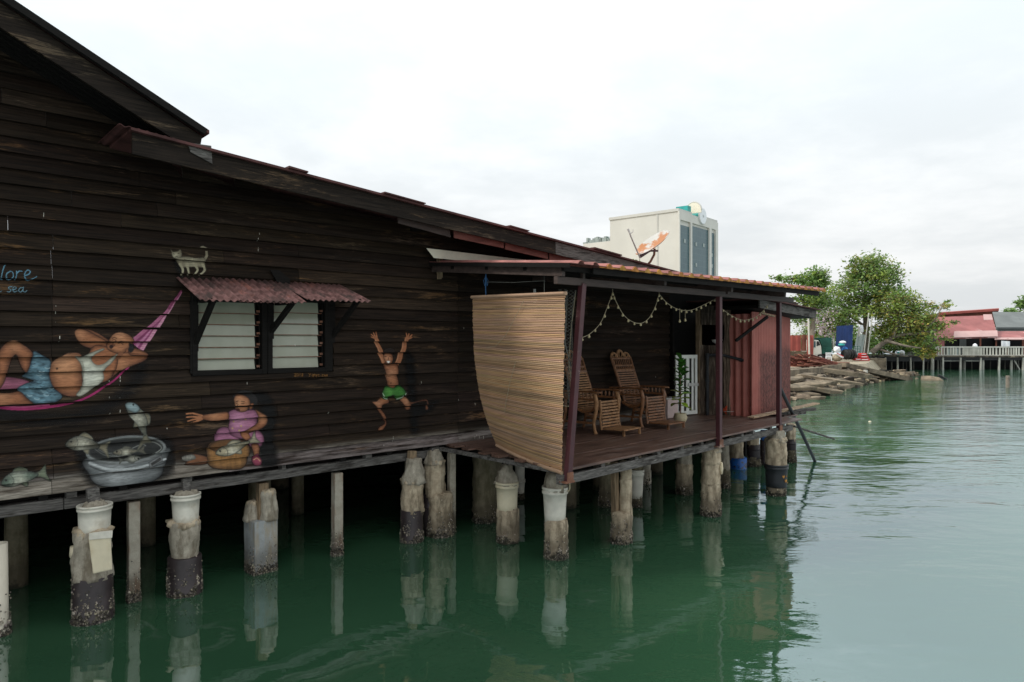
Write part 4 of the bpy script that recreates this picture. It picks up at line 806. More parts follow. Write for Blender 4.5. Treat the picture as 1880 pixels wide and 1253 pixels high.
# teak recliners
def chair(label, u, v, rz, m1, m2):
    t = hthing('reclining_chair', label, 'chair', u, v, DZ, 'teak recliners on the porch', rz)
    M_ = mat_of(t); L = lambda x, y, z: M_ @ Vector((x, -y, z))          # x right along the wall, y out from the wall
    b = MB()
    for s in (-1, 1): b.tube([L(s*.25,-.02,.40), L(s*.255,-.13,.70), L(s*.26,-.24,.98), L(s*.27,-.31,1.16)], [.026,.024,.022,.02], 8)
    b.tube([L(-.26,-.26,1.02), L(.26,-.26,1.02)], .02, 6); b.tube([L(-.27,-.31,1.145), L(.27,-.31,1.145)], .022, 6); b.tube([L(-.255,-.225,.945), L(.255,-.225,.945)], .026, 6); b.build('back_frame', m1, t)
    b = MB()
    for k in range(9): x = -.21+k*.0525; b.tube([L(x,-.245,.96), L(x,-.30,1.13)], .010, 5)
    b.build('spindles', m1, t)
    b = MB()
    for (cx_, w_, h_) in ((-.175,.085,.09), (0,.095,.135), (.175,.085,.09)):
        b.tube([L(cx_+w_*math.cos(a), -.315-.03*math.sin(a), 1.15+h_*math.sin(a)) for a in np.linspace(math.pi, 0, 10)], .019, 6)
        b.tube([L(cx_+w_*.45*math.cos(a), -.32, 1.16+h_*.42*(1+math.sin(a))) for a in np.linspace(-1.2, 4.3, 9)], .010, 5)
    b.build('carved_crest', MT['rattan2'], t)
    b = MB()
    for k in range(13):
        f = k/12; y = -.02-.195*f; z = .45+.47*f; r__ = random.Random(k); q = r__.uniform(.85,1.2); b.tint = (q,q,q)
        b.beam(L(-.245,y+.012,z), L(.245,y+.012,z), .012, .024, (0,0,1))
    b.build('back_slats', m2, t)
    b = MB()
    for k in range(11):
        f = k/10; b.beam(L(-.27, .0+.40*f, .41-.09*math.sin(math.pi*f)+.05*f), L(.27, .0+.40*f, .41-.09*math.sin(math.pi*f)+.05*f), .032, .014)
    b.build('seat_slats', m2, t)
    b = MB()
    for s in (-1, 1): b.tube([L(s*.29,-.05,.40), L(s*.29,.12,.33), L(s*.29,.28,.35), L(s*.29,.40,.45)], .022, 6)
    b.tube([L(-.28,.2,.30), L(-.10,.2,.265), L(.10,.2,.265), L(.28,.2,.30)], .03, 8); b.build('seat_frame', m1, t)
    for s in (-1, 1):
        b = MB(); b.slab([L(s*(.31-.04),-.30,.63), L(s*(.31+.03),-.30,.63), L(s*(.31+.045),.30,.645), L(s*(.31+.05),.44,.64), L(s*.31,.50,.638), L(s*(.31-.05),.44,.64), L(s*(.31-.045),.3,.645)], (0,0,.026)); ar = b.build('armrest', m1, t, bevel=.006)
        b = MB(); b.beam(L(s*.31,-.22,.535), L(s*.31,.38,.535), .03, .03)
        for k in range(8): b.tube([L(s*.31,-.16+.075*k,.545), L(s*.31,-.16+.075*k,.595), L(s*.31,-.16+.075*k,.635)], [.009,.016,.009], 6)
        b.build('arm_spindles', m1, ar)
        b = MB(); b.tube([L(s*.31,.36,.63), L(s*.31,.40,.50), L(s*.31,.385,.34), L(s*.31,.345,.18), L(s*.315,.37,.06), L(s*.32,.40,.0)], [.032,.036,.03,.026,.024,.03], 8); b.build('leg', m2, t)
        b = MB(); b.tube([L(s*.29,-.22,.63), L(s*.29,-.22,.3), L(s*.30,-.30,.0)], [.026,.026,.024], 8); b.build('leg', m1, t)
        b = MB(); b.beam(L(s*.30,-.24,.16), L(s*.305,.35,.17), .022, .035); b.build('stretcher', m1, t)
    b = MB()
    for s in (-1, 1): b.tube([L(s*.25,.42,.53), L(s*.25,.44,.40), L(s*.25,.425,.24), L(s*.255,.46,.07)], .017, 6)
    for k in range(9): z = .12+k*.047; y = .445+.02*math.sin(z*9)-.02*z; b.beam(L(-.24,y,z), L(.24,y,z), .014, .028, (0,0,1))
    b.build('footrest', m2, t)
    b = MB()
    for k in range(4): b.slab([L(-.24+.121*k,.47,.075), L(-.24+.121*k+.117,.47,.075), L(-.24+.121*k+.117,.86,.085), L(-.24+.121*k,.86,.085)], (0,0,.02))
    b.beam(L(-.22,.84,.04), L(-.22,.84,.08), .03, .03); b.beam(L(.22,.84,.0), L(.22,.84,.08), .03, .03); b.beam(L(-.22,.84,.0), L(-.22,.84,.08), .03, .03)
    b.build('leg_rest', m2, t)
    return t
chair('teak recliner partly hidden by the leaning maroon post and the net', 2.43, .42, R(5), MT['rattan'], MT['rattan2'])
chair('darker teak recliner standing beside the potted plant', 3.66, .44, R(0), MT['rattan'], MT['rattan'])

# gate, doorway, plank screen, shed
gt = hthing('white_gate', 'low white slatted gate standing in the dark doorway', 'gate', 5.22, .21, DZ)
def gp(s, z): return HW(5.22+.57*s, .21+.11*s, z)
b = MB(); fn = HW(-.15,.9,0)-HW(0,0,0); fn = fn.normalized()
def gbox(s0, s1, z0, z1, d0, d1):
    b.hexa([gp(s0,z0)+fn*d0, gp(s1,z0)+fn*d0, gp(s1,z0)+fn*d1, gp(s0,z0)+fn*d1, gp(s0,z1)+fn*d0, gp(s1,z1)+fn*d0, gp(s1,z1)+fn*d1, gp(s0,z1)+fn*d1])
gbox(0,1,1.27,1.34,0,.03); gbox(0,1,2.36,2.43,0,.03); gbox(0,.12,1.34,2.36,0,.028); gbox(.90,1,1.34,2.36,0,.028); b.build('frame', MT['white'], gt, bevel=.003)
b = MB()
for s0, s1 in ((.22,.38),(.49,.63),(.74,.83)): gbox(s0, s1, 1.3402, 2.3598, .004, .022)
b.build('slats', MT['white'], gt); b = MB(); gbox(.55, 1.03, 1.82, 1.88, .031, .045); b.build('latch_bar', MT['pale'], gt)
dw = hthing('doorway_frame', 'tall bare timber door post with dark lintel boards beside the white gate', 'door frame', 5.85, .33, DZ)
b = MB(); b.hbox(5.84, 5.93, .27, .36, DZ, 3.32); b.build('post', MT['lightwood'], dw, bevel=.004)
b = MB(); b.hbox(5.31, 5.37, .02, .10, DZ, 3.4); b.build('post', MT['boarddark'], dw)
S0, S1 = (5.80, .33), (6.19, .82)                        # the screen runs slantwise from the gate post to the shed
def SP(s, z, d=0.0): return HW(S0[0]+(S1[0]-S0[0])*s+d*.75, S0[1]+(S1[1]-S0[1])*s-d*.6, z)
b = MB()
for i, (a, c_) in enumerate(((3.02, 3.13), (3.135, 3.25), (3.255, 3.40))): b.tint = (1.2-.2*i,)*3; b.slab([SP(.12,a), SP(1.0,a-.01), SP(1.0,c_-.01), SP(.12,c_)], SP(0,0,.03+.02*i)-SP(0,0,0))
b.build('lintel_boards', MT['rough'], dw)
sc_ = hthing('plank_screen', 'rough weathered upright boards fencing the doorway beside the red shed', 'screen', 6.0, .55, DZ)
b = MB(); r_ = random.Random(8)
for s0, s1, q in ((.05,.24,1.7),(.25,.36,.55),(.365,.60,1.3),(.605,.84,.8)):  # narrow dark strip stands for a gap, its shade put in the tint
    b.tint = (q,q*.97,q*.94); top = 2.64+r_.uniform(-.03,.03); d = r_.uniform(0,.03)
    L_ = [SP(s0+.012*noise.noise(Vector((s0*9, z*3, 0))), z, d) for z in np.linspace(DZ, top, 10)]; Rr = [SP(s1+.018*noise.noise(Vector((s1*9+5, z*3, 0))), z, d) for z in np.linspace(top, DZ, 10)]
    b.slab(L_+Rr, SP(0,0,.03)-SP(0,0,0))
b.build('board', MT['rough'], sc_)
b = MB(); b.tint = (2.0,1.85,1.7); L_ = [SP(.80+.05*noise.noise(Vector((1, z*2.6, 0))), z, -.04) for z in np.linspace(DZ, 3.36, 16)]; Rr = [SP(.99+.05*noise.noise(Vector((7, z*2.6, 0))), z, -.04) for z in np.linspace(3.36, DZ, 16)]
b.slab(L_+Rr, SP(0,0,.04)-SP(0,0,0)); b.build('edge_post', MT['rough'], sc_)
b = MB(); b.hbox(5.95, 6.8, -1.0, -.95, 1.25, 3.4); b.build('inner_boards', MT['boarddark'], sc_)
b = MB(); q = SP(.62,0,.05); b.lathe(q, [(.03,2.64),(.09,2.68),(.11,2.73)], 14); b.build('bowl', MT['pale'], sc_)
sh = hthing('red_shed', 'red corrugated metal shed with dark grime at the far end of the porch', 'shed', 6.3, 1.25, DZ)
b = MB(); b.corr(HW(6.20,1.27,1.20), HW(8.15,1.10,0)-HW(6.20,1.27,0), (0,0,2.06), 1, .078, .010, HW(.07,1,0)-HW(0,0,0), .004, 8); b.smooth = True
b.build('front_sheet', MT['redcorr'], sh)
b = MB(); b.corr(HW(6.19,.76,1.20), HW(6.19,1.25,0)-HW(6.19,.76,0), (0,0,2.02), 1, .155, .022, HW(-1,0,0)-HW(0,0,0), .004, 12); b.build('side_sheet', MT['redcorr'], sh)
b = MB(); b.corr(HW(8.14,1.08,1.20), HW(8.14,-.1,0)-HW(8.14,1.08,0), (0,0,2.0), 1, .078, .010, HW(1,0,0)-HW(0,0,0), .004, 8); b.build('end_sheet', MT['redcorr'], sh)
b = MB(); b.beam(HW(6.165,1.29,1.2), HW(6.165,1.29,3.25), .03, .02); b.build('corner_strip', MT['redcorr'], sh)
b = MB(); v_ = 1.55; (ua, za), (ub, zb) = PW(1400, 551, v_), PW(1499, 571, v_); zd = za-PW(1404, 568, v_)[1]
sl_ = (zb-za)/(ub-ua); b.slab([HW(ua-.1,v_,za-sl_*-.0-.005), HW(ub,v_,zb), HW(ub-.03,v_,zb-.155), HW(ua-.1,v_,za-.15)], HW(0,-.03,0)-HW(0,0,0)); b.build('rake_board', MT['grey'], sh)
q = roof_slab(5.95, za-sl_*(ua-5.95)*1+.028, ub+.05, zb+.028, -.2, 1.62, .02); q.build('roof', MT['darkroof'], sh)
q = roof_slab(6.0, za-sl_*(ua-6.0)-.10, ub-.05, zb-.10, 0, 1.5, .06); q.build('soffit', MT['boarddark'], sh)
b = MB(); (a, z) = PW(1351, 626, 1.35); (c_, z2) = PW(1409, 582, 1.6); b.beam(HW(a,1.35,z), HW(c_,1.6,z2), .04, .05); b.build('brace', MT['boarddark'], sh)
b = MB(); (a, z) = PW(1396, 575, 1.6); (c_, z2) = PW(1421, 581, 1.6); b.beam(HW(a,1.6,z), HW(c_,1.6,z2), .05, .03); b.build('brace_bracket', MT['lightwood'], sh)
# small things on the porch
def at_deck(px, py): u, v = PZ(px, py, DZ); return u, v
u, v = at_deck(1249, 776)
pp = hthing('potted_plant', 'tall leafy plant in a round cream pot in front of the white gate', 'plant', u, v, DZ)
P0 = HW(u, v, 0); b = MB(); b.smooth = True; b.lathe(P0, [(.085,DZ+.002),(.115,DZ+.05),(.122,DZ+.10),(.10,DZ+.15),(.105,DZ+.165),(.09,DZ+.165),(.085,DZ+.13),(.0,DZ+.13)], 24, cap=False); b.build('pot', MT['pot'], pp)
b = MB(); st = [P0+Vector((0,0,DZ+.12)), P0+Vector((.01,0,DZ+.4)), P0+Vector((-.0,.0,DZ+.75)), P0+Vector((.03,0,DZ+1.1))]; b.tube(st, [.010,.009,.008,.005], 6); b.build('stem', MT['rust'], pp)
def leaf(b, base, d, L_, wd, droop, up=Vector((0,0,1))):
    d = d.normalized(); sd_ = d.cross(up); sd_ = sd_.normalized() if sd_.length > .05 else Vector((1,0,0)); bb = len(b.v)
    for i in range(7):
        t_ = i/6; p = base+d*L_*t_+Vector((0,0,-droop*L_*t_*t_)); ww = wd*(math.sin(math.pi*min(1, .06+t_*.92))**.7)*(.55+.6*t_); b.v += [p-sd_*ww+Vector((0,0,ww*.35)), p, p+sd_*ww+Vector((0,0,ww*.35))]
    for i in range(6):
        for k in (0, 1): b.face((bb+i*3+k, bb+i*3+k+1, bb+i*3+k+4, bb+i*3+k+3))
r_ = random.Random(4)
for i in range(34):
    f = i/33; z = .30+.80*f; a = i*2.4+r_.uniform(-.4,.4); up_ = .15+1.3*f**2+r_.uniform(-.2,.2); b = MB(); b.smooth = True
    b.tint = (1, 1, 1) if f > .3 else (r_.uniform(4.2,6.5), r_.uniform(1.8,2.5), r_.uniform(.8,1.6))
    q = r_.uniform(.7,1.25); b.tint = tuple(x*q for x in b.tint)
    base = P0+Vector((.02*f,0,DZ+z)); leaf(b, base, Vector((math.cos(a), math.sin(a), up_)), r_.uniform(.15,.22), r_.uniform(.06,.092), r_.uniform(.1,.5)); b.build('leaf', MT['leaf'], pp, recalc=False)
u, v = 4.98, .20
bx = hthing('pink_cabinet', 'pale pink box cabinet against the wall behind the darker recliner', 'cabinet', u, v, DZ)
b = MB(); b.hbox(u-.17,u+.17,v-.13,v+.13,DZ,DZ+.36); b.build('body', MT['pinkbox'], bx, bevel=.008); b = MB(); b.hbox(u-.30,u+.22,v-.14,v+.15,DZ+.362,DZ+.38); b.build('top_board', MT['pale'], bx)
b = MB(); b.smooth = True; b.lathe(HW(u-.12,v,0), [(.0,DZ+.381),(.035,DZ+.383),(.048,DZ+.42),(.035,DZ+.455),(.0,DZ+.46)], 14); tag(b.build('orange_fruit', MT['orange'], None), 'small orange red ball resting on the pale pink cabinet', 'ball')
u, v = at_deck(1334, 762)
c_ = HW(u, v, DZ+.10); ax = (HW(-.5,.8,0)-HW(0,0,0)).normalized(); o = thing('red_bucket', 'small red bucket lying on its side on the deck near the shed', 'bucket', c_, TH)
b = MB(); b.smooth = True; b.tube([c_-ax*.12, c_+ax*.09, c_+ax*.10, c_+ax*.085, c_-ax*.10], [.075,.10,.105,.088,.066], 20, cap=False); b.tube([c_-ax*.12, c_-ax*.121], [.075,.001], 20); b.build('shell', MT['orange'], o)
b = MB(); sdv = ax.cross(Vector((0,0,1))); b.tube([c_+ax*.09+sdv*.1*math.cos(a)+Vector((0,0,-.02))+ax*.09*math.sin(a) for a in np.linspace(0, math.pi, 9)], .005, 5); b.build('handle', MT['pale'], o)
u, v = at_deck(1319, 760); o = hthing('white_bottle', 'white plastic bottle standing on the deck behind the middle post', 'bottle', u, v+.05, DZ)
b = MB(); b.smooth = True; b.lathe(HW(u,v+.05,0), [(.045,DZ),(.05,DZ+.05),(.048,DZ+.13),(.02,DZ+.18),(.018,DZ+.21)], 14); b.build('body', MT['bucket'], o); b = MB(); b.lathe(HW(u,v+.05,0), [(.022,DZ+.211),(.022,DZ+.235)], 12); b.build('cap', MT['pale'], o)
o = hthing('black_pipe', 'black water pipe running up the plank screen and across to the shed', 'pipe', 6.08, .46, DZ)
(a, z) = PW(1365, 662, 1.1); b = MB(); b.tube([SP(.30,DZ,-.07), SP(.30,2.36,-.07), SP(.33,2.42,-.08), SP(.42,2.43,-.09)], .028, 10); b.tube([SP(.42,2.43,-.09), SP(.8,2.42,-.10), HW(a,1.1,z)], .028, 10); b.build('pipe', MT['blackpipe'], o)
for p_, q_ in ((SP(.30,1.9,-.07), SP(.30,1.96,-.07)), (SP(.30,2.36,-.07), SP(.30,2.46,-.07)), (HW(a,1.03,z+.003), HW(a,1.12,z-.001))): b = MB(); b.tube([p_, q_], .037, 10); b.build('coupling', MT['blackpipe'], o)
# planks lying off the end of the deck
def plank(label, pa, pb, za, zb, wd, th, m_, grp='loose planks at the end of the deck', tint=(1,1,1)):
    a, c_ = PZ(*pa, za), PZ(*pb, zb); b = MB(); b.tint = tint; b.beam(HW(*a, za), HW(*c_, zb), wd, th); tag(b.build('plank', m_, None, bevel=.004), label, 'plank', grp)
plank('long pale plank propped on the deck edge in front of the red shed', (1378,767), (1499,741), 1.29, 1.40, .14, .03, MT['tan'])
plank('grey beam jutting over the water below the pale plank', (1430,762), (1476,757), 1.24, 1.24, .10, .07, MT['grey'])
plank('grey stub of timber pointing furthest out over the water', (1440,757), (1496,751), 1.22, 1.26, .09, .06, MT['grey'], tint=(.8,.8,.8))
plank('thin dark board lying flat at the foot of the red shed', (1345,760), (1440,764), 1.262, 1.262, .12, .018, MT['boarddark'])
b = MB(); A = PD(1432, 712, 12.6); B = PD(1503, 842, 15.7)-Vector((0,0,.25)); b.tube([A, (A+B)/2+Vector((0,0,.02)), B], .035, 8); tag(b.build('leaning_pole', MT['blackpipe'], None), 'dark pole slanting from the last porch post down into the water', 'pole')
b = MB(); A = PD(1458, 783, 14.2); B = PD(1530, 806, 15.6); b.tube([A, B, B+(B-A)*.02], .022, 8); tag(b.build('thin_pole', MT['grey'], None), 'thin pale stick jutting over the water beyond the last piles', 'pole')
# string lights
sl = hthing('string_lights', 'string of small clear bulbs swagged along the porch eave', 'string lights', 2, 2.25, 3.3)
def PV(px, py, v): a, z = PW(px, py, v); return HW(a, v, z)
swags = [([(1062,622),(1082,614),(1102,594),(1116,562),(1125,536)], 2.2), ([(1125,536),(1132,556),(1148,582),(1170,594),(1188,588),(1202,566),(1210,540)], 2.2), ([(1210,540),(1224,556),(1244,568),(1268,570),(1292,560),(1316,548)], 2.2), ([(1324,566),(1340,578),(1362,588),(1384,584),(1400,572),(1411,558)], 2.15)]
cd = MB(); bulbs = []
for pts, v in swags:
    V = cr_(pts, False, 8); W_ = [PV(x, y, v) for x, y in V]; cd.tube(W_, .004, 5)
    L_ = [0]; 
    for a, c_ in zip(W_, W_[1:]): L_.append(L_[-1]+(c_-a).length)
    n_ = max(3, int(L_[-1]/.13))
    for k in range(n_):
        d = L_[-1]*(k+.5)/n_; i = max(j for j in range(len(L_)) if L_[j] <= d); f = (d-L_[i])/max(1e-6, L_[min(i+1, len(L_)-1)]-L_[i]); bulbs.append(W_[i].lerp(W_[min(i+1, len(W_)-1)], f))
for (x0, y0, y1) in ((1125,520,536), (1210,523,540), (1248,566,586), (1258,568,584)): cd.tube([PV(x0,y0,2.2), PV(x0,y1,2.2)], .003, 5); bulbs.append(PV(x0,y1+1,2.2))
cd.build('cord', MT['cord'], sl)
r_ = random.Random(2)
for p in bulbs:
    b = MB(); b.smooth = True; s_ = r_.uniform(.6,.85); b.lathe(p, [(.0,p.z+.002),(.009,p.z),(.010,p.z-.014*s_),(.021*s_,p.z-.030*s_),(.019*s_,p.z-.046*s_),(.0,p.z-.056*s_)], 8, cap=False); b.build('bulb', MT['bulb'], sl)
# satellite dish
D_ = 11.6
dp = lambda x, y, dd=0: PD(x, y, D_+dd)
ds = thing('satellite_dish', 'rust stained white satellite dish on a bent pipe above the porch roof', 'satellite dish', dp(1190, 494))
cen = (dp(1172,467)+dp(1222,423))/2; ax1 = (dp(1222,423,.10)-dp(1172,467,-.10))/2; 
nrm_ = Vector((-.50,-.30,.80)); e1 = ax1.normalized(); nrm_ = (nrm_-e1*nrm_.dot(e1)).normalized(); e2 = nrm_.cross(e1); ra, rb = ax1.length*1.02, ax1.length*.80
b = MB(); b.smooth = True; rings, sg = 7, 36
for off in (0, -.008):
    for i in range(rings+1):
        f = i/rings
        for k in range(sg): a = 2*math.pi*k/sg; b.v.append(cen+e1*ra*f*math.cos(a)+e2*rb*f*math.sin(a)+nrm_*(.075*(f*f-1)+off))
for o_ in (0, (rings+1)*sg):
    for i in range(rings):
        for k in range(sg): q = (o_+i*sg+k, o_+i*sg+(k+1)%sg, o_+(i+1)*sg+(k+1)%sg, o_+(i+1)*sg+k); b.face(q if not o_ else q[::-1])
for k in range(sg): a = rings*sg+k; c_ = rings*sg+(k+1)%sg; b.face((a, c_, c_+(rings+1)*sg, a+(rings+1)*sg))
b.build('reflector', MT['dish'], ds, recalc=False)
b = MB(); b.tube([dp(1175,474,-.1), dp(1158,434,-.35), dp(1156,428,-.38)], .012, 8); b.build('feed_arm', MT['pale'], ds)
b = MB(); b.tube([dp(1157,430,-.37), dp(1153,421,-.37)], [.012,.02], 10); b.tube([dp(1158,429,-.37), dp(1162,426,-.37), dp(1162,422,-.37)], .008, 6); b.build('receiver', MT['pale'], ds)
b = MB(); b.slab([dp(1173,466,-.08), dp(1203,458,.06), dp(1192,464,.0), dp(1177,474,-.06)], (.0,.03,0)); b.beam(dp(1192,461,.02), dp(1208,461,.06), .03, .03); b.build('bracket', MT['steel'], ds)
b = MB(); b.tube([dp(1202,457,.05), dp(1201,468,.05), dp(1194,481,.05), dp(1181,495,.05), dp(1178,501,.05)], .020, 8); b.build('mast', MT['rust'], ds)
b = MB(); b.tube([dp(1175,474,-.1), dp(1172,486,-.05), dp(1173,494,0), dp(1180,495,0)], .005, 5); b.build('cable', MT['cord'], ds)

# ------------------------------------------------------------------ piles
def pile(label, px, pyw, segs, name='concrete_pile', barn=1.0, cat='pile', seed=0, zoff=0, sq=False):
    """segs: (kind, bottom y, top y, bottom width, top width) in photo pixels at the pile's own distance"""
    t = H*F/(pyw-CY); base = PD(px, pyw, t); base.z = 0; base += Vector((base.x, base.y, 0)).normalized()*(segs[0][3]*t/F*.5)
    t = base.y; k = t/F; o = thing(name, label, cat, base, TH if sq else 0, 'stilts under the house and porch')
    Z = lambda y: H-(y-CY)*k
    for i, s_ in enumerate(segs):
        kind, yb, yt, wb, wt = s_[:5]; dx = (s_[5] if len(s_) > 5 else 0)*k; zb, zt = (Z(yb) if i else -.9), Z(yt); zb -= .004*i; r0, r1 = wb*k/2, wt*k/2; c_ = base+Vector((dx, 0, 0)); b = MB(); h_ = zt-zb
        sd = seed*7+i
        if kind in ('conc', 'concgrey', 'oldpile', 'concblue'):
            b.smooth = True; n_ = max(5, int(h_/.03)); pr = [(r0+(r1-r0)*j/n_, zb+h_*j/n_) for j in range(n_+1)]
            pr[-1] = (pr[-1][0]*.96, pr[-1][1]); pr += [(r1*.7, zt+.012), (0.001, zt+.015)]
            b.lathe(c_, pr, 36, r0*.15, sd, 6); cse = b.build('concrete_section', MT[kind], o)
            if i and i < len(segs) and h_ > .12:
                b = MB(); b.smooth = True; b.lathe(c_, [(r1*.9,zt-.06),(r1*1.0,zt-.03),(r1*1.03,zt-.005),(r1*.95,zt+.014),(r1*.5,zt+.024),(.001,zt+.024)], 40, r1*.26, sd+50, 11); b.build('mortar_lip', MT['conc'], cse)
        elif kind == 'cap':                                   # lumpy poured top
            b.smooth = True; n_ = 8; b.lathe(c_, [(r0*(1-.0*j)+(r1-r0)*(j/n_)**1.3, zb+h_*j/n_) for j in range(n_+1)]+[(.001, zt+.01)], 32, r0*.22, sd, 9); b.build('poured_cap', MT['concgrey'], o)
        elif kind in ('sq', 'sqrust', 'sqblue'):
            n_ = 8; ang = TH+R(3*((seed % 3)-1)); X = Vector((math.cos(ang), math.sin(ang), 0)); Yv = Vector((-X.y, X.x, 0)); a_ = r0/(abs(X.x)+abs(Yv.x))*1.0; bb = len(b.v)
            for j in range(n_+1):
                z = zb+h_*j/n_; q = r0/(abs(X.x)+abs(Yv.x))*(1+(r1/r0-1)*j/n_)
                for (sa, sb_) in ((-1,-1),(1,-1),(1,1),(-1,1)): b.v.append(c_+X*sa*q+Yv*sb_*q+Vector((0,0,z))+Vector((noise.noise(Vector((z*3,sa,sb_+sd))), noise.noise(Vector((z*3+9,sa,sb_+sd))), 0))*q*.05)
            for j in range(n_):
                for m_ in range(4): b.face((bb+j*4+m_, bb+j*4+(m_+1)%4, bb+j*4+4+(m_+1)%4, bb+j*4+4+m_))
            b.face((bb+3,bb+2,bb+1,bb)); b.face([bb+n_*4+m_ for m_ in range(4)]); b.build('square_post', MT[{'sq': 'concgrey', 'sqrust': 'rustconc', 'sqblue': 'concblue'}[kind]], o, bevel=.006)
        elif kind in ('stub', 'greystub', 'darkstub'):
            tl = random.Random(sd).uniform(-.02,.02); b.beam(c_+Vector((0,0,zb)), c_+Vector((tl,0,zt)), r0*1.5, r0*1.3, (sn,-cs,0)); b.build('timber_stub', MT[{'stub': 'lightwood', 'greystub': 'grey', 'darkstub': 'brown'}[kind]], o, bevel=.004)
        else:                                                 # plastic tubs, drums and pipes used as moulds
            b.smooth = True; rim = kind in ('bucket', 'cbucket', 'black')
            pr = [(r0, zb), (r0+(r1-r0)*.25, zb+h_*.25), (r0+(r1-r0)*.55, zb+h_*.55)]
            if rim: pr += [(r0+(r1-r0)*.80, zb+h_*.80), (r1*1.055, zb+h_*.805), (r1*1.065, zb+h_*.87), (r1*1.0, zb+h_*.885), (r1*1.0, zb+h_*.93), (r1*1.075, zb+h_*.935), (r1*1.075, zt), (r1*.95, zt), (r1*.93, zt-.02), (.001, zt-.02)]
            elif kind == 'pipe': pr += [(r1, zt), (r1*.9, zt), (r1*.9, zt-.3), (.001, zt-.3)]
            else: pr += [(r0+(r1-r0)*.62, zb+h_*.66), (r1*1.04, zb+h_*.665), (r1*1.04, zb+h_*.695), (r1, zb+h_*.70), (r1, zt-.01), (r1*.96, zt), (.001, zt+.004)]
            b.lathe(c_, pr, 30, r0*.025, sd, 3); b.build({'bucket': 'bucket', 'cbucket': 'bucket', 'drum': 'plastic_drum', 'blue': 'plastic_drum', 'black': 'bucket', 'pipe': 'pipe'}[kind], MT[{'pipe': 'oldpipe'}.get(kind, kind)], o)
    if barn:
        rg = random.Random(seed+99); b = MB(); w0 = segs[0][3]*k/2; n_ = int((1700 if pyw > 985 else 600)*barn); c0 = base+Vector(((segs[0][5] if len(segs[0]) > 5 else 0)*k, 0, 0))
        for _ in range(n_):
            a = rg.uniform(0, 2*math.pi); zz_ = min(.62, rg.expovariate(9))-.03; rr_ = w0*1.0; s_ = rg.uniform(.004,.0125)*(1.25 if zz_ < .12 else .8)
            if noise.noise(Vector((math.cos(a)*2.2+seed, math.sin(a)*2.2, zz_*7))) < zz_*1.1-.25: continue
            if zz_ > Z(segs[0][2])+.03: continue
            if sq:
                ang = TH; X = Vector((math.cos(ang), math.sin(ang), 0)); Yv = Vector((-X.y, X.x, 0)); q = w0/(abs(X.x)+abs(Yv.x)); e = rg.choice(((X,Yv),(-X,Yv),(Yv,X),(-Yv,X))); nn = e[0]; pos = c0+nn*q+e[1]*rg.uniform(-q,q)
            else: nn = Vector((math.cos(a), math.sin(a), 0)); pos = c0+nn*rr_
            pos = Vector((pos.x, pos.y, zz_)); g_ = rg.choice((.25,.4,.6,.8,1.0,1.5)) if zz_ > .10 else rg.choice((.10,.16,.22,.3,.45,.9)); b.tint = (g_, g_*rg.uniform(.9,1), g_*rg.uniform(.75,.95))
            tg = nn.cross(Vector((0,0,1))); upv = Vector((0,0,1)); bb = len(b.v); ro = rg.uniform(0, 6)
            for h_, f_ in ((-.004, 1), (s_*.8, .5)):
                for m_ in range(5): an = ro+m_*2*math.pi/5; b.v.append(pos+(tg*math.cos(an)+upv*math.sin(an)*1.2)*s_*f_+nn*h_+Vector((rg.uniform(-1,1),rg.uniform(-1,1),rg.uniform(-1,1)))*s_*.2)
            for m_ in range(5): b.face((bb+m_, bb+(m_+1)%5, bb+5+(m_+1)%5, bb+5+m_))
            b.face([bb+5+m_ for m_ in range(5)])
        x_ = b.build('barnacles', MT['barn'], o, recalc=False); x_['kind'] = 'stuff'
    return o, base, k
pile('round white plastic pipe standing in the water at the left edge', -4, 1172, [('pipe',1172,998,38,30)], 'white_pipe', .25, 'pipe', 1)
o, bp, k = pile('broad pile of cracked concrete on a dark drum with buckets hung on it', 170, 1148, [('drum',1148,1055,66,66),('concgrey',1060,972,66,60,0),('bucket',976,926,50,54,4),('cap',934,920,48,30,4),('greystub',924,896,26,24,2)], seed=2, barn=1.5)
hb = thing('hanging_tub', 'yellowed square tub hung on the front of the broad cracked pile', 'tub', bp+Vector((.08,-.24,1.05)))
b = MB(); q = lambda x, y, d=0: PD(x, y, bp.y-.19-d)
A_ = [q(171,1054),q(206,1046),q(206,1046,-.05),q(171,1054,-.05)]; B_ = [q(162,985),q(203,981),q(203,981,-.05),q(162,985,-.05)]; b.hexa(A_+B_); b.build('body', MT['cbucket'], hb, bevel=.006)
A_ = [q(163,992,.012),q(206,988,.012),q(206,988,-.05),q(163,992,-.05)]; B_ = [q(163,979,.012),q(207,974,.012),q(207,974,-.05),q(163,979,-.05)]; b = MB(); b.hexa(A_+B_); b.build('rim', MT['bucket'], hb, bevel=.004)
hb = thing('hanging_bucket', 'narrow cream bucket wedged edge-on at the left of the broad cracked pile', 'bucket', bp+Vector((-.2,-.05,.9)))
b = MB(); b.smooth = True; b.tube([PD(139,1085,bp.y-.03), PD(140,1045,bp.y-.03), PD(142,1022,bp.y-.03), PD(142,1021,bp.y-.03), PD(143,1003,bp.y-.03)], [.018,.045,.058,.068,.066], 16); b.build('body', MT['cbucket'], hb)
pile('slim square concrete post with rust specks left of the two-bucket pile', 245, 1108, [('sqrust',1108,920,26,27)], 'square_post', .8, seed=3, sq=True)
pile('pile stacked from a white bucket, a flared concrete pot and a dark drum', 339, 1098, [('drum',1098,1020,58,58),('concgrey',1024,957,44,54,0),('bucket',960,906,42,48,2),('cap',912,902,44,34,2),('greystub',904,878,18,17,4)], seed=4, barn=1.3)
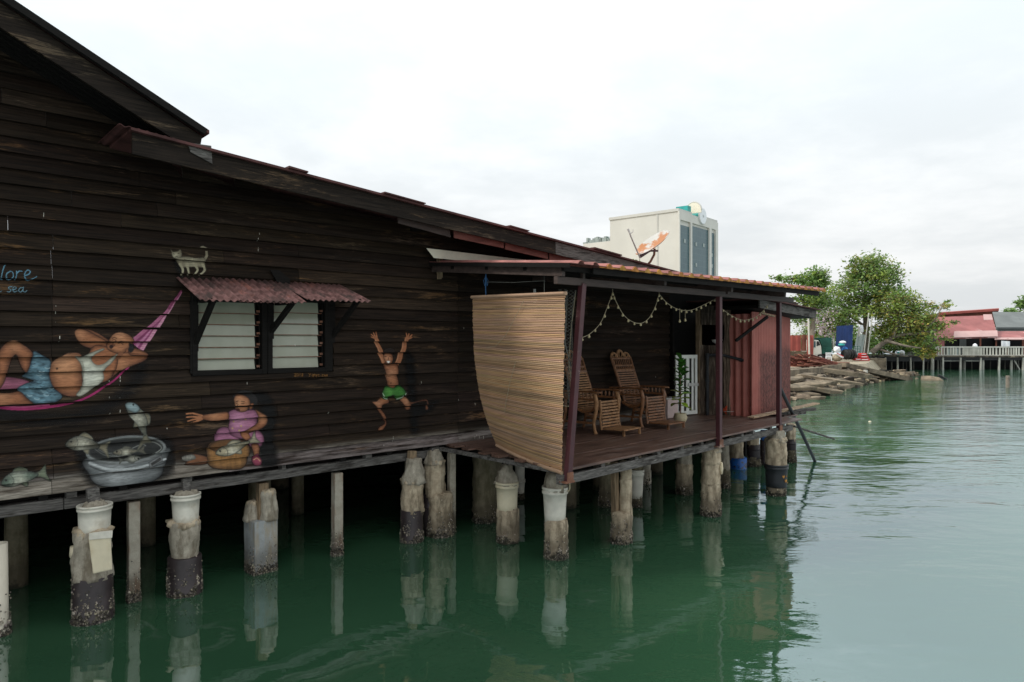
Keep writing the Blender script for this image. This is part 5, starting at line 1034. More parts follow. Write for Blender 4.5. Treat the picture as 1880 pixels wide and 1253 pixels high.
pile('blue grey square cast pile with a broken concrete collar and timber stub', 479, 1057, [('sqblue',1057,952,60,62),('concgrey',954,902,34,26,14),('concgrey',954,922,34,20,-16),('stub',956,886,24,24,2)], 'square_pile', 1.3, seed=5, sq=True)
pile('slender square concrete post with a rusty streak standing alone', 619, 1023, [('sqrust',1023,868,23,23)], 'square_post', .8, seed=6, sq=True)
pile('lumpy cream pile with a dark drum base, left of the close pair', 756, 999, [('drum',999,935,41,41),('conc',940,882,40,40,1),('cap',886,842,42,24,4),('stub',884,828,18,18,-2)], seed=7, barn=1.4)
pile('taller cream pile of the close pair, split beside a dark pipe', 804, 989, [('conc',989,905,50,46,4),('drum',980,907,22,22,-16),('conc',910,846,38,36,-6),('cap',850,826,38,22,-8),('greystub',836,822,17,17,-8)], seed=8, barn=1.3)
pile('narrow square timber post just right of the close pair of piles', 829, 980, [('sq',980,832,16,17)], 'square_post', .6, seed=9, sq=True)
pile('wide mossy old pile in shade under the deck corner', 890, 962, [('oldpile',962,832,46,44)], seed=10)
pile('pile with a cream bucket under a round concrete cap below the blind', 932, 1000, [('conc',1000,934,38,42),('cbucket',938,884,36,41,-1),('cap',888,852,42,16,-2),('darkstub',858,832,14,14,0)], seed=11, barn=1.2)
pile('pale plastic tube pile standing behind the cream bucket pile', 954, 918, [('oldpile',918,905,18,18),('bucket',908,880,16,20),('bucket',882,846,18,18)], seed=12, barn=.5)
pile('corner pile with a cracked white bucket under the leaning post', 1021, 1030, [('conc',1030,952,43,43),('bucket',956,893,38,45,-2),('cap',900,868,42,36,-1)], seed=13, barn=1.6)
pile('drab mossy pile in shadow behind the timber backed pile', 1112, 932, [('oldpile',932,892,26,24),('oldpile',894,846,22,20)], seed=14)
pile('pale pile with a brown timber strapped along its left side', 1141, 1001, [('conc',1001,940,39,38),('conc',943,880,22,22,8),('conc',882,850,20,22,8),('stub',945,848,16,15,-11)], seed=15, barn=1.2)
pile('pile topped with a white bucket right of the timber backed pile', 1169, 933, [('oldpile',933,912,20,20),('bucket',914,862,20,26),('oldpile',866,840,22,22)], seed=16, barn=.8)
pile('thin white plastic pipe pile far under the deck', 1187, 890, [('pipe',890,864,17,17),('pipe',866,838,15,15)], seed=17, barn=.5)
pile('short cream and brown pile left of the tall knobbly pile', 1256, 910, [('oldpile',910,886,30,29),('conc',890,852,30,30),('concgrey',854,818,27,27)], seed=18)
o, bp, k = pile('tall knobbly tan pile under the middle porch post', 1305, 950, [('conc',950,886,37,34),('conc',888,846,34,32),('conc',850,824,35,33),('cap',828,808,32,14,2)], seed=19, barn=1.5)
hb = thing('plastic_float', 'cream plastic float tied to the right side of the tall knobbly pile', 'float', bp+Vector((.22,-.05,.9))); b = MB(); b.smooth = True; q = PD(1324, 860, bp.y-.05); b.lathe(q, [(.0,q.z-.10),(.035,q.z-.085),(.05,q.z),(.035,q.z+.085),(.0,q.z+.1)], 14, squash=.6, cap=False); b.build('body', MT['cbucket'], hb); b = MB(); b.tube([q+Vector((0,0,.09)), q+Vector((-.04,0,.16))], .008, 6); b.build('string', MT['cord'], hb)
pile('narrow grey pile just right of the tall knobbly pile', 1331, 898, [('oldpile',898,860,19,17),('concgrey',864,812,17,15)], seed=20)
pile('pile set in a bright blue plastic drum', 1355, 863, [('blue',863,840,32,31),('conc',844,804,26,25,-3)], seed=21, barn=.2)
pile('dark drum pile behind the blue drum pile', 1383, 858, [('oldpile',858,838,26,24),('drum',842,816,24,24),('conc',818,798,22,21)], seed=22, barn=.9)
pile('dark pile with a deep blue band half hidden behind the black bucket pile', 1403, 855, [('drum',855,808,16,15),('blue',810,790,13,13)], seed=23, barn=.4)
o, bp, k = pile('pale pile ringed by a black bucket with orange hearts at the far porch corner', 1425, 912, [('conc',912,886,34,33),('black',893,852,36,40),('conc',856,806,37,36),('cap',810,790,34,26,0)], seed=24, barn=1.4)
b = MB()
for (hx, hy, s_) in ((1431,872,3.3),(1436,880,3.8),(1438,872,2.0),(1441,884,2.2)):
    for kx in range(1):
        ang0 = math.asin(max(-1,min(1,(hx-1425)/19.5))); pts = []
        for a in np.linspace(0, 2*math.pi, 18, endpoint=False):
            x = .8*math.sin(a)**3; y = .8*math.cos(a)-.33*math.cos(2*a)-.13*math.cos(3*a)-.05*math.cos(4*a); an = ang0+x*s_/19.5/max(.3,math.cos(ang0)); rr_ = 20.6*k*.98
            pts.append(Vector((bp.x+rr_*math.sin(an), bp.y-rr_*math.cos(an), H-(hy-y*s_-CY)*k)))
        b.poly(pts)
b.build('heart_pattern', MT['orange'] if False else MT['yellow'], o, recalc=False)
pile('last brown pile standing beyond the black bucket pile', 1452, 850, [('oldpile',850,826,19,18),('drum',830,806,18,18),('conc',810,780,17,16)], seed=25)
r_ = random.Random(77)                                     # older stilts seen dimly in the dark under the house
for i, (u, v) in enumerate([(-6.2,-.2),(-4.9,-1.5),(-3.4,-2.2),(-2.3,-1.2),(-1.2,-2.4),(.4,-1.6),(1.9,-1.3),(3.3,-1.0),(.9,-.1),(2.2,.2),(3.6,-.3),(5.6,-.5),(-3.0,-4.3),(-.6,-4.4),(2.2,-4.2),(5.2,-2.4)]):
    o = hthing('house_stilt', 'old stilt standing in the darkness under the house', 'pile', u, v, 0, 'old stilts deep under the house'); c_ = HW(u, v, 0); b = MB(); b.smooth = True; q = r_.uniform(.09,.16)
    b.lathe(c_, [(q,-.9),(q,.2),(q*.97,.6),(q*.9,1.16)], 16, .012, i, 4); b.build('shaft', MT['oldpile'], o)
# ------------------------------------------------------------------ shore and far things
MT['sand'] = mat('dusty_ground', (.34,.29,.21), .3, 1.2, rough=.9, bump=.5, bdist=.05, patch=((.18,.15,.11), .6, .55, .1))
MT['slab'] = mat('broken_concrete', (.165,.130,.09), .5, 1.5, rough=.9, bump=.9, bdist=.05, patch=((.10,.085,.06), 1.1, .55, .12))
MT['wetrock'] = mat('dark_wet_rubble', (.085,.070,.052), .7, 2, rough=.8, bump=.7, bdist=.05, patch=((.26,.22,.16), 1.4, .58, .1))
MT['leafy'] = mat('tree_leaves', (.215,.315,.10), .3, 1, rough=.55, spec=.35, bump=0, translucent=.45)
MT['blossom'] = mat('pale_pink_blossom', (.62,.50,.55), .15, 1, rough=.7, bump=0, translucent=.3)
MT['bark'] = mat('grey_bark', (.20,.165,.13), .35, 3, rough=.9)
MT['tower'] = mat('cream_tower_render', (.585,.565,.51), .05, .1, rough=.8, bump=0)
MT['tower2'] = mat('cream_trim', (.54,.525,.48), .05, .1, rough=.8, bump=0)
MT['redfence'] = mat('red_sheet_fence', (.30,.07,.055), .25, .5, rough=.6, bump=0, patch=((.14,.045,.035), .8, .6, .1))
MT['truckwhite'] = mat('cream_truck_paint', (.68,.66,.58), .06, 1, rough=.35, spec=.5, bump=0)
MT['truckgreen'] = mat('green_tarpaulin', (.016,.085,.06), .3, 1.2, rough=.7, bump=.3, bdist=.05)
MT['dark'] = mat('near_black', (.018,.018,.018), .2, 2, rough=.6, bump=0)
MT['bluesheet'] = mat('blue_sheet_metal', (.022,.05,.17), .15, 1, rough=.45, bump=0)
MT['greysheet'] = mat('grey_green_sheet_metal', (.30,.34,.32), .12, 1, rough=.45, bump=0)
MT['redplastic'] = mat('red_plastic', (.52,.03,.03), .15, 2, rough=.4, bump=0)
MT['whiteplastic'] = mat('white_plastic', (.74,.75,.76), .05, 2, rough=.4, bump=0)
MT['teal'] = mat('teal_panel', (.03,.30,.28), .15, 1, rough=.5, bump=0)
MT['blueplastic'] = mat('blue_tarpaulin', (.03,.17,.48), .2, 1, rough=.5, bump=0)
MT['greyroof'] = mat('grey_roof_sheet', (.155,.165,.16), .15, .6, rough=.8, bump=0, patch=((.10,.105,.10), .5, .55, .2))
MT['pinkroof'] = mat('bleached_pink_roof_sheet', (.31,.115,.108), .18, .8, rough=.75, bump=0, patch=((.60,.40,.38), .35, .56, .06))
MT['palepink'] = mat('pale_pink_roof_sheet', (.48,.31,.29), .1, .8, rough=.75, bump=0)
MT['pierpost'] = mat('pale_pier_posts', (.50,.48,.42), .2, 1, rough=.8, bump=0)
MT['rebar'] = mat('rusty_bars', (.20,.075,.05), .35, 1, rough=.8, bump=0)
def tower_glass():
    m_, t, b = newmat('blue_grey_window_wall'); v0 = coords(t); br = N(t, 'ShaderNodeTexBrick'); br.offset = 0; br.squash = 1
    br.inputs['Scale'].default_value = 1; br.inputs['Brick Width'].default_value = 1.5; br.inputs['Row Height'].default_value = 2.0; br.inputs['Mortar Size'].default_value = .07
    mp = N(t, 'ShaderNodeMapping'); mp.inputs['Rotation'].default_value = (R(90), 0, 0); t.links.new(v0, mp.inputs[0]); t.links.new(mp.outputs[0], br.inputs['Vector'])
    br.inputs['Color1'].default_value = (.035,.085,.098,1); br.inputs['Color2'].default_value = (.045,.10,.112,1); br.inputs['Mortar'].default_value = (.07,.125,.135,1)
    t.links.new(br.outputs[0], b.inputs['Base Color']); b.inputs['Roughness'].default_value = .25; return m_
MT['towerglass'] = tower_glass()
# land behind the shore, rising out of the water
LZ = 1.0
def lp(px, py, z): q = PZW(px, py, z); return q
edge = [lp(1300,690,LZ), lp(1440,684,LZ), lp(1500,677,LZ), lp(1545,670,LZ), lp(1590,668,LZ), lp(1606,660,LZ)]
b = MB(); far = [Vector((60,150,LZ)), Vector((75,900,LZ)), Vector((-900,900,LZ)), Vector((-900,30,LZ)), Vector((-12,30,LZ))]
foot = [Vector((p.x+(1.2 if i > 3 else .2), p.y-(2.2 if i < 4 else .3), -.6)) for i, p in enumerate(edge)]
b.poly(edge+far)
for i in range(len(edge)-1): b.poly([edge[i], edge[i+1], foot[i+1], foot[i]])
b.poly([edge[-1], far[0], Vector((60.5,150,-.6)), foot[-1]]); b.poly([far[-1], edge[0], foot[0], Vector((-12,28,-.6))])
o = b.build('ground', MT['sand'], None); o['kind'] = 'structure'
b = MB()                                                   # sloping beach under the rubble
sh_edge = [lp(1300,752,0), lp(1445,738,0), lp(1480,730,0), lp(1520,716,0), lp(1560,706,0), lp(1600,699,0), lp(1640,690,0)]
top = [lp(1300,690,.9), lp(1440,686,.9), lp(1480,682,.85), lp(1520,678,.8), lp(1560,676,.6), lp(1595,672,.5), lp(1620,672,.2)]
for i in range(6): b.poly([top[i], top[i+1], sh_edge[i+1]+Vector((0,-.3,-.12)), sh_edge[i]+Vector((0,-.3,-.12))])
o = b.build('shore_slope', MT['wetrock'], None); o['kind'] = 'structure'
def rock(b, c_, sx_, sy_, sz_, rz, tl, seed):
    rg = random.Random(seed); M_ = Matrix.Rotation(rz, 3, 'Z') @ Matrix.Rotation(tl, 3, 'X') @ Matrix.Rotation(rg.uniform(-.15,.15), 3, 'Y'); n_ = rg.choice((4,4,5)); bb = len(b.v)
    ring = [(math.cos(2*math.pi*i/n_+rg.uniform(-.3,.3))*rg.uniform(.75,1.1), math.sin(2*math.pi*i/n_+rg.uniform(-.3,.3))*rg.uniform(.75,1.1)) for i in range(n_)]
    for z, f_ in ((-1, .9), (.6, 1.0), (1, .88)):
        b.v += [c_+M_@Vector((x*sx_/2*f_, y*sy_/2*f_, z*sz_/2+rg.uniform(-.06,.06)*sz_)) for x, y in ring]
    for j in range(2):
        for i in range(n_): b.face((bb+j*n_+i, bb+j*n_+(i+1)%n_, bb+(j+1)*n_+(i+1)%n_, bb+(j+1)*n_+i))
    b.face([bb+i for i in reversed(range(n_))]); b.face([bb+2*n_+i for i in range(n_)])
b = MB(); r_ = random.Random(31)
for i in range(1150):
    px = r_.uniform(1440,1680); f = r_.random()**.8; yt = 688-(px-1440)*.06; yb = 741-(px-1440)*.225
    if px > 1600: yt, yb = 684, 704-(px-1600)*.17
    py = yt+(yb-yt)*f; z = max(-.08, (.80-.85*f)*(1 if px < 1590 else .25)); p = lp(px, py, max(z, -.05)); g = r_.choice((.4,.6,.9,1.3,1.9,2.6)); b.tint = (g, g*r_.uniform(.9,1), g*r_.uniform(.78,.92)); s_ = r_.uniform(.12,.42)*(2.0 if r_.random() < .10 else 1)
    rock(b, p+Vector((0,0,s_*.10)), s_*1.8, s_, s_*.38, r_.uniform(0,3), r_.uniform(-.3,.3), i)
o = b.build('rubble', MT['wetrock'], None); o['kind'] = 'stuff'
SLABS = [((1455,697),.75,3.4,1.6,.22,.2,.12,'pale concrete slab nearest the red shed, under the low kerb'), ((1462,712),.5,3.0,1.4,.25,-.2,.25,'large tilted slab beside the red shed edge'), ((1500,704),.6,4.8,1.5,.22,.15,.22,'long pale slab lying across the middle of the rubble shore'), ((1528,698),.75,4.6,.8,.18,-.35,.10,'thin slab slanting down to the right over the rubble'),
    ((1560,686),1.0,4.6,1.3,.30,.0,.05,'flat overhanging slab at the top of the rubble shore'), ((1515,716),.3,3.2,1.3,.25,-.3,.2,'dark edged slab close to the waterline'), ((1470,724),.2,2.6,1.3,.25,-.6,.2,'low slab half awash at the foot of the rubble'), ((1548,710),.2,2.6,1.0,.25,.3,.15,'small slab at the right end of the waterline rubble'), ((1490,732),.05,2.2,.9,.18,-.5,.1,'pinkish slab lowest at the waterline'), ((1480,690),.9,2.6,1.3,.25,.3,.1,'square slab leaning under the low kerb')]
for i, ((px, py), z, a, c_, d, rz, tl, lb) in enumerate(SLABS):
    b = MB(); g = r_.uniform(.85,1.2); b.tint = (g,g,g); rock(b, lp(px, py, z), a*.66, c_*.6, d*.8, rz, tl*.8, 100+i); tag(b.build('concrete_slab', MT['slab'], None), lb, 'slab', 'broken slabs along the shore')
b = MB(); A, B, C_, = lp(1440,682,1.1), lp(1515,675,1.1), lp(1539,673,1.1); b.beam(A-Vector((0,0,.2)), B-Vector((0,0,.2)), .4, .5); b.beam(B+Vector((.02,0,-.16)), C_-Vector((0,0,.16)), .42, .55); tag(b.build('concrete_kerb', MT['slab'], None), 'low pale concrete kerb along the top of the rubble shore', 'kerb')
b = MB(); b.beam(lp(1540,670,1.15), lp(1662,697,.02), 1.1, .28); tag(b.build('concrete_ramp', MT['slab'], None), 'long pale concrete beam sloping down into the water', 'ramp')
b = MB(); b.beam(lp(1589,704,.0)-Vector((0,0,.3)), lp(1589,704,.0)+Vector((0,0,.85)), .2, .2); tag(b.build('short_post', MT['pierpost'], None), 'short pale post standing at the edge of the rubble', 'post')
b = MB(); b.box(lp(1597,671,.5), (2.4,1.2,1.3)); tag(b.build('concrete_block', MT['slab'], None, bevel=.05), 'tan concrete abutment block beside the far pier', 'block')
# rusty bars
o = thing('steel_bar_pile', 'heap of rusty reinforcing bars spilling beside the red shed', 'steel bars', lp(1480,670,LZ)); b = MB(); r_ = random.Random(9)
for i in range(70):
    x = r_.uniform(1440,1500); A = PD(x-8, r_.uniform(650,672), 42+r_.uniform(-1,2)); B = PD(min(1538, x+r_.uniform(20,50)), r_.uniform(664,676), 43.5+r_.uniform(-1,1)); g = r_.uniform(.6,1.5); b.tint = (g,g*r_.uniform(.85,1.1),g); b.tube([A, (A+B)/2+Vector((0,0,r_.uniform(-.1,.12))), B], .04, 4)
x_ = b.build('bars', MT['rebar'], o)
b = MB(); b.beam(PD(1492,661,44), PD(1534,670,44.2), .35, .3); b.build('steel_channel', MT['rebar'], o); b = MB(); b.beam(lp(1440,673,1.0), lp(1530,671,1.0), 2.6, .5); b.build('bar_stack', MT['rebar'], o)
# red fence, truck, clutter
DF = 52
o = thing('sheet_fence', 'red sheet metal fence on a low grey wall behind the rusty bars', 'fence', PD(1470,662,DF)); q = lambda x, y, d=0: PD(x, y, DF+d)
for nm, x0, x1, y0, y1, m_, d in (('sheet',1440,1471,616,645,'redfence',0), ('sheet',1471.5,1481,615,645,'rebar',.05), ('sheet',1481.5,1493,616,663,'redfence',0), ('base_wall',1440,1481,645.5,663,'slab',.1)):
    b = MB(); b.corr(q(x0,y1,d), q(x1,y1,d)-q(x0,y1,d), q(x0,y0,d)-q(x0,y1,d), 1, .45, .05, (0,-1,0), .03, 6) if nm == 'sheet' else b.slab([q(x0,y1,d),q(x1,y1,d),q(x1,y0,d),q(x0,y0,d)], (0,.2,0)); b.build(nm, MT[m_], o)
b = MB(); b.beam(q(1486,664,-.3), q(1484,580,-.3), .10, .10); b.build('fence_post', MT['pierpost'], o)
DT = 60
o = thing('parked_truck', 'cream truck cab with a green covered load body parked by the fence', 'truck', PD(1512,662,DT)); q = lambda x, y, d=0: PD(x, y, DT+d)
b = MB(); b.slab([q(1490,659),q(1509,659),q(1509,645),q(1508,636),q(1503,625),q(1491,624),q(1489,636),q(1488.5,650)], (0,1.8,0)); cb = b.build('cab', MT['truckwhite'], o, bevel=.05)
b = MB(); b.slab([q(1492,638,-.03),q(1497.5,638.5,-.03),q(1497.5,627,-.03),q(1493,627,-.03)], (0,.02,0)); b.build('windscreen', MT['towerglass'], cb)
b = MB(); b.slab([q(1499.5,636,-.03),q(1506,634,-.03),q(1503,627,-.03),q(1499.5,627,-.03)], (0,.02,0)); b.build('door_window', MT['dark'], cb)
b = MB(); b.slab([q(1490,660,-.08),q(1501,660,-.08),q(1501,655.5,-.08),q(1490,655.5,-.08)], (0,.06,0)); b.build('bumper', MT['whiteplastic'], o)
for x in (1491.5, 1498.5): b = MB(); b.tube([q(x,651.5,-.06), q(x,651.5,.02)], .06, 10); b.build('headlight', MT['pale'], cb)
b = MB(); b.slab([q(1509.5,650),q(1527,648),q(1527,620,.4),q(1494,621,.4),q(1494,623,.4),q(1505,624,.1),q(1509.5,636)], (0,2.0,0)); b.build('load_cover', MT['truckgreen'], o)
for k in range(5): b = MB(); b.beam(q(1510,626+k*4.5,-.03), q(1526.5,625+k*4.5,-.03), .03, .03); b.build('cover_rope', MT['truckgreen'], o)
b = MB(); b.slab([q(1502,661,.1),q(1528,661,.1),q(1528,650.2,.1),q(1502,650.2,.1)], (0,1.6,0)); b.build('chassis', MT['dark'], o)
for x in (1506, 1522): b = MB(); b.tube([q(x,657.5,-.1), q(x,657.5,.3)], .34, 16); wl = b.build('wheel', MT['dark'], o); b = MB(); b.tube([q(x,657.5,-.12), q(x,657.5,-.1)], .17, 12); b.build('rim', MT['pale'], wl)
DC = 57; q = lambda x, y, d=0: PD(x, y, DC+d)
o = thing('plastic_chair', 'pale blue white plastic chair turned with its back to the water', 'chair', q(1522,664)); b = MB()
for k in range(5): b.beam(q(1516.8+k*2.1,655), q(1516.8+k*2.1,648.8), .05, .03)
b.beam(q(1516,648.5), q(1527,648.5), .05, .08); b.beam(q(1516,655.5), q(1527,655.5), .05, .08); b.build('backrest', MT['whiteplastic'], o); b = MB(); b.slab([q(1516,657),q(1527.5,657),q(1527.5,657,.5),q(1516,657,.5)], (0,0,.05)); b.build('seat', MT['whiteplastic'], o)
for x, d in ((1516.5,0),(1526.5,0),(1517,.5),(1527.5,.5)): b = MB(); b.beam(q(x,664,d), q(x,655,d), .06, .06); b.build('leg', MT['whiteplastic'], o)
def blob(name, label, cat, cx_, cy_, wx, wy, m_, seed, d=0, jit=.12, grp=None):
    p = q(cx_, cy_, d); rx, rz_ = wx*DC/F/2, wy*DC/F/2; b = MB(); b.lathe(p, [(rx*.55,p.z-rz_),(rx*.95,p.z-rz_*.6),(rx,p.z),(rx*.8,p.z+rz_*.6),(rx*.4,p.z+rz_*.92),(.01,p.z+rz_)], 14, rx*jit, seed, 2); return tag(b.build(name, m_, None), label, cat, grp)
blob('white_sack', 'white sack heaped on the clutter beside the white chair', 'sack', 1537,642,13,10,MT['whiteplastic'],1,0,.35)
blob('wrapped_bundle', 'brown wrapped bundle under the white sack', 'bundle', 1537,657,17,12,MT['sand'],2,.2)
blob('blue_tarp', 'bright blue tarpaulin bundle behind the black tank', 'tarpaulin', 1551,641,11,8,MT['blueplastic'],3,.6)
blob('teal_basin', 'teal tub balanced on top of the clutter heap', 'tub', 1545,633,12,5,MT['teal'],4,.3,.03)
blob('white_tub', 'white tub upturned on the teal tub', 'tub', 1547,628.4,12,5,MT['whiteplastic'],5,.3,.08)
b = MB(); b.slab([q(1536,648,-.4),q(1549,655,-.4),q(1549,657.5,-.4),q(1545,657,-.4),q(1536,650.5,-.4)], (0,.5,0)); o = b.build('small_boat', MT['whiteplastic'], None); tag(o, 'small white boat hull with a red stripe tipped on the clutter', 'boat'); b = MB(); b.slab([q(1537,648.0,-.42),q(1548.6,654.2,-.42),q(1548.6,655.6,-.42),q(1537,649.4,-.42)], (0,.015,0)); b.build('red_stripe', MT['redplastic'], o)
b = MB(); b.tube([q(1550.5,651,-.3), q(1551,651,-.3), q(1565.5,651,.2), q(1566,651,.2)], [.3,.40,.40,.3], 18); o = b.build('black_tank', MT['dark'], None); tag(o, 'black round tank lying beside the red barriers', 'tank')
for k in range(3): b = MB(); x = 1553+k*4.6; b.tube([q(x,651,-.3+k*.15), q(x+1,651,-.28+k*.15)], .425, 18); b.build('tank_rib', MT['dark'], o)
o = thing('wire_cage', 'green wire cage standing between the black tank and grey sheet', 'cage', q(1572,653,.5))
for (x0,y0,x1,y1) in ((1566,652,1566,636),(1579,652,1579,636),(1566,636,1579,636),(1566,652,1579,652),(1566,641,1579,641),(1566,646,1579,646),(1570,652,1570,636),(1574.5,652,1574.5,636)): b = MB(); b.beam(q(x0,y0,.5), q(x1,y1,.5), .035, .035); b.build('bar', MT['truckgreen'], o)
for i, (x, y, wx) in enumerate(((1576,660,14),(1588,660.5,20),(1587,655.5,17),(1586,650.8,13))):
    b = MB(); b.slab([q(x-wx/2,y+2.4),q(x+wx/2,y+2.4),q(x+wx/2-.8,y-2.0),q(x-wx/2+.8,y-2.0)], (0,.5,0)); o = b.build('plastic_barrier', MT['redplastic'], None, bevel=.05)
    tag(o, ('red and white plastic barrier lying left of the stack', 'red plastic barrier at the bottom of the stack', 'red plastic barrier in the middle of the stack', 'red plastic barrier on top of the stack')[i], 'barrier', 'red barriers by the shore')
    b = MB(); b.slab([q(x-wx*.3,y+.6,-.02),q(x+wx*.3,y+.6,-.02),q(x+wx*.3,y-.6,-.02),q(x-wx*.3,y-.6,-.02)], (0,.015,0)); b.build('white_band', MT['whiteplastic'], o)
DS = 61; q = lambda x, y, d=0: PD(x, y, DS+d)
b = MB(); b.corr(q(1534,645), q(1564.5,643)-q(1534,645), q(1536,599)-q(1534,645), 1, .5, .04, (0,-1,0), .02, 6); tag(b.build('blue_sheet', MT['bluesheet'], None), 'tall dark blue corrugated metal sheet standing under the tree', 'metal sheet')
b = MB(); b.corr(q(1567,648), q(1583,649)-q(1567,648), q(1573.5,614,.8)-q(1567,648), 1, .4, .03, (0,-1,.1), .02, 6); tag(b.build('grey_sheet', MT['greysheet'], None), 'pale grey metal sheet leaning beside the two tall poles', 'metal sheet')
for i, (x0, y0, x1, y1) in enumerate(((1586,650,1595,575),(1593,650,1601,583),(1530,640,1530,622),(1577,618,1577,600))):
    b = MB(); b.tube([q(x0,y0,-.4), q((x0+x1)/2,(y0+y1)/2,-.4), q(x1,y1,-.4)], .05 if i < 2 else .09, 6); tag(b.build('tall_pole', MT['pierpost'], None), ('taller thin pole leaning right of the grey sheet', 'shorter thin pole leaning beside the far pier', 'short pale post left of the blue sheet', 'short pale post behind the grey sheet')[i], 'pole', 'poles by the shore')
b = MB(); b.lathe(q(1582,605), [(.01,q(0,612).z),(.14,q(0,610).z),(.16,q(0,603).z),(.1,q(0,598).z),(.01,q(0,597).z)], 10, .03, 3); tag(b.build('white_bag', MT['whiteplastic'], None), 'white bag hanging under the tree above the grey sheet', 'bag')
# trees
def tree(name, label, base, trunk, clumps, n, leaf_s, cols, seed, grp='trees along the far shore', flowers=None):
    """base: foot of the trunk; trunk: list of limbs [(points, radius)]; clumps: (centre, rx, rz, weight)"""
    o = thing(name, label, 'tree', base, 0, grp); b = MB(); b.smooth = True
    for pts, r0 in trunk:
        V = cr_([tuple(p) for p in pts], False, 5); b.tube([Vector(p) for p in V], [r0*(1-.75*i/(len(V)-1)) for i in range(len(V))], 7)
    b.build('trunk', MT['bark'], o)
    rg = random.Random(seed); b = MB(); tot = sum(c_[3] for c_ in clumps); twigs = MB()
    for (c_, rx, rz_, wt) in clumps:
        c_ = Vector(c_)
        for s_ in range(max(3, int(wt/tot*n*1.75/24))):
            d = Vector((rg.gauss(0,1), rg.gauss(0,1), rg.gauss(0,1))).normalized()*rg.uniform(.25,1.05)**.6; sc = c_+Vector((d.x*rx, d.y*rx, d.z*rz_)); cc = rg.choice(cols); g0 = rg.uniform(.7,1.3); sr = rg.uniform(.25,.55)*min(1, rx/1.4)
            twigs.tube([c_.lerp(sc, .3), c_.lerp(sc, .65)+Vector((0,0,rg.uniform(-.1,.15))), sc], [.03,.02,.01], 3, False)
            for _ in range(24):
                p = sc+Vector((rg.gauss(0,sr), rg.gauss(0,sr), rg.gauss(0,sr*.6))); g = g0*rg.uniform(.75,1.25); b.tint = tuple(x*g for x in cc); s2 = leaf_s*rg.uniform(.6,1.3)
                a = Vector((rg.gauss(0,1), rg.gauss(0,1), rg.gauss(0,.5))).normalized(); e = a.cross(Vector((rg.gauss(0,.6), rg.gauss(0,.6), 1))).normalized()
                b.poly([p-a*s2*.5, p+e*s2*.28, p+a*s2*.5, p-e*s2*.28])
    b.build('crown', MT['leafy'], o, recalc=False); twigs.build('branches', MT['bark'], o, recalc=False)
    if flowers:
        b = MB()
        for (c_, rx, rz_, k_) in flowers:
            for _ in range(k_):
                d = Vector((rg.gauss(0,.5), rg.gauss(0,.5), rg.gauss(0,.5))); p = Vector(c_)+Vector((d.x*rx, d.y*rx-.3, d.z*rz_)); a = Vector((rg.gauss(0,1), rg.gauss(0,.4), rg.gauss(0,1))).normalized(); e = a.cross(Vector((rg.gauss(0,.3),1,rg.gauss(0,.3)))).normalized(); s2 = rg.uniform(.12,.3); b.poly([p-a*s2*.5, p+e*s2*.4, p+a*s2*.5, p-e*s2*.4])
        b.build('blossom', MT['blossom'], o, recalc=False)
    return o
GR, YG, DG, OR, BR_ = (1,1,1), (1.4,1.2,.85), (.72,.85,.7), (1.8,1.0,.75), (1.35,.95,.8)
q = lambda x, y, d: PD(x, y, d)
k63 = 63/F
def cl(lst, d): return [(q(x, y, d+dd), w_*d/F, h_*d/F, w_*h_) for (x, y, w_, h_, dd) in lst]
tree('shade_tree', 'tallest round green tree behind the blue sheet', q(1586,650,64), [([q(1586,655,64),q(1590,600,64),q(1588,550,64),q(1592,490,64)], .35), ([q(1588,580,64),q(1570,540,64),q(1555,510,64)], .18), ([q(1590,560,64),q(1615,520,64),q(1630,500,64)], .18), ([q(1588,600,64),q(1560,580,64),q(1540,570,64)], .14)],
    cl([(1590,482,28,15,0),(1612,484,26,14,1),(1570,500,24,16,0),(1600,508,40,20,0),(1632,506,26,20,1),(1560,530,28,16,-1),(1596,540,42,20,0),(1634,540,26,18,0),(1552,556,24,14,0),(1580,568,36,16,-1),(1618,572,30,18,0),(1545,590,24,14,0)], 64), 6600, .30, (GR,GR,YG,DG,GR,BR_), 1)
tree('dark_tree', 'darker green spreading tree just right of the porch roof', q(1488,650,60), [([q(1486,655,60),q(1492,600,60),q(1495,550,60),q(1498,510,60)], .3), ([q(1493,580,60),q(1465,540,60),q(1440,512,60)], .13), ([q(1495,560,60),q(1515,535,60)], .13)],
    cl([(1496,505,20,12,0),(1508,516,16,14,0),(1486,520,26,12,0),(1450,512,20,6,0),(1468,515,18,8,0),(1500,540,24,12,0),(1480,552,26,12,0),(1508,560,20,14,0),(1470,580,26,14,1),(1430,510,12,4,0)], 60), 3600, .28, (GR,DG,DG,YG,GR), 2)
tree('blossom_tree', 'small tree with pale pink blossom beside the truck', q(1516,648,66), [([q(1516,655,66),q(1514,620,66),q(1510,585,66)], .16), ([q(1514,615,66),q(1530,590,66)], .1)],
    cl([(1528,556,26,14,0),(1524,536,20,12,0),(1534,574,24,12,0),(1510,578,26,12,0),(1530,588,24,14,0),(1494,600,26,14,0),(1520,608,26,12,0),(1545,600,18,12,0),(1478,618,22,14,1)], 66), 2400, .26, (DG,GR,YG), 3, flowers=[(q(1522,578,65.4),1.6,.9,90),(q(1505,590,65.4),1.8,.9,110),(q(1520,607,65.4),1.5,.9,90),(q(1496,606,65.4),1.0,.7,50),(q(1540,584,65.4),1.2,.6,50),(q(1548,572,65),1.0,.5,30)])
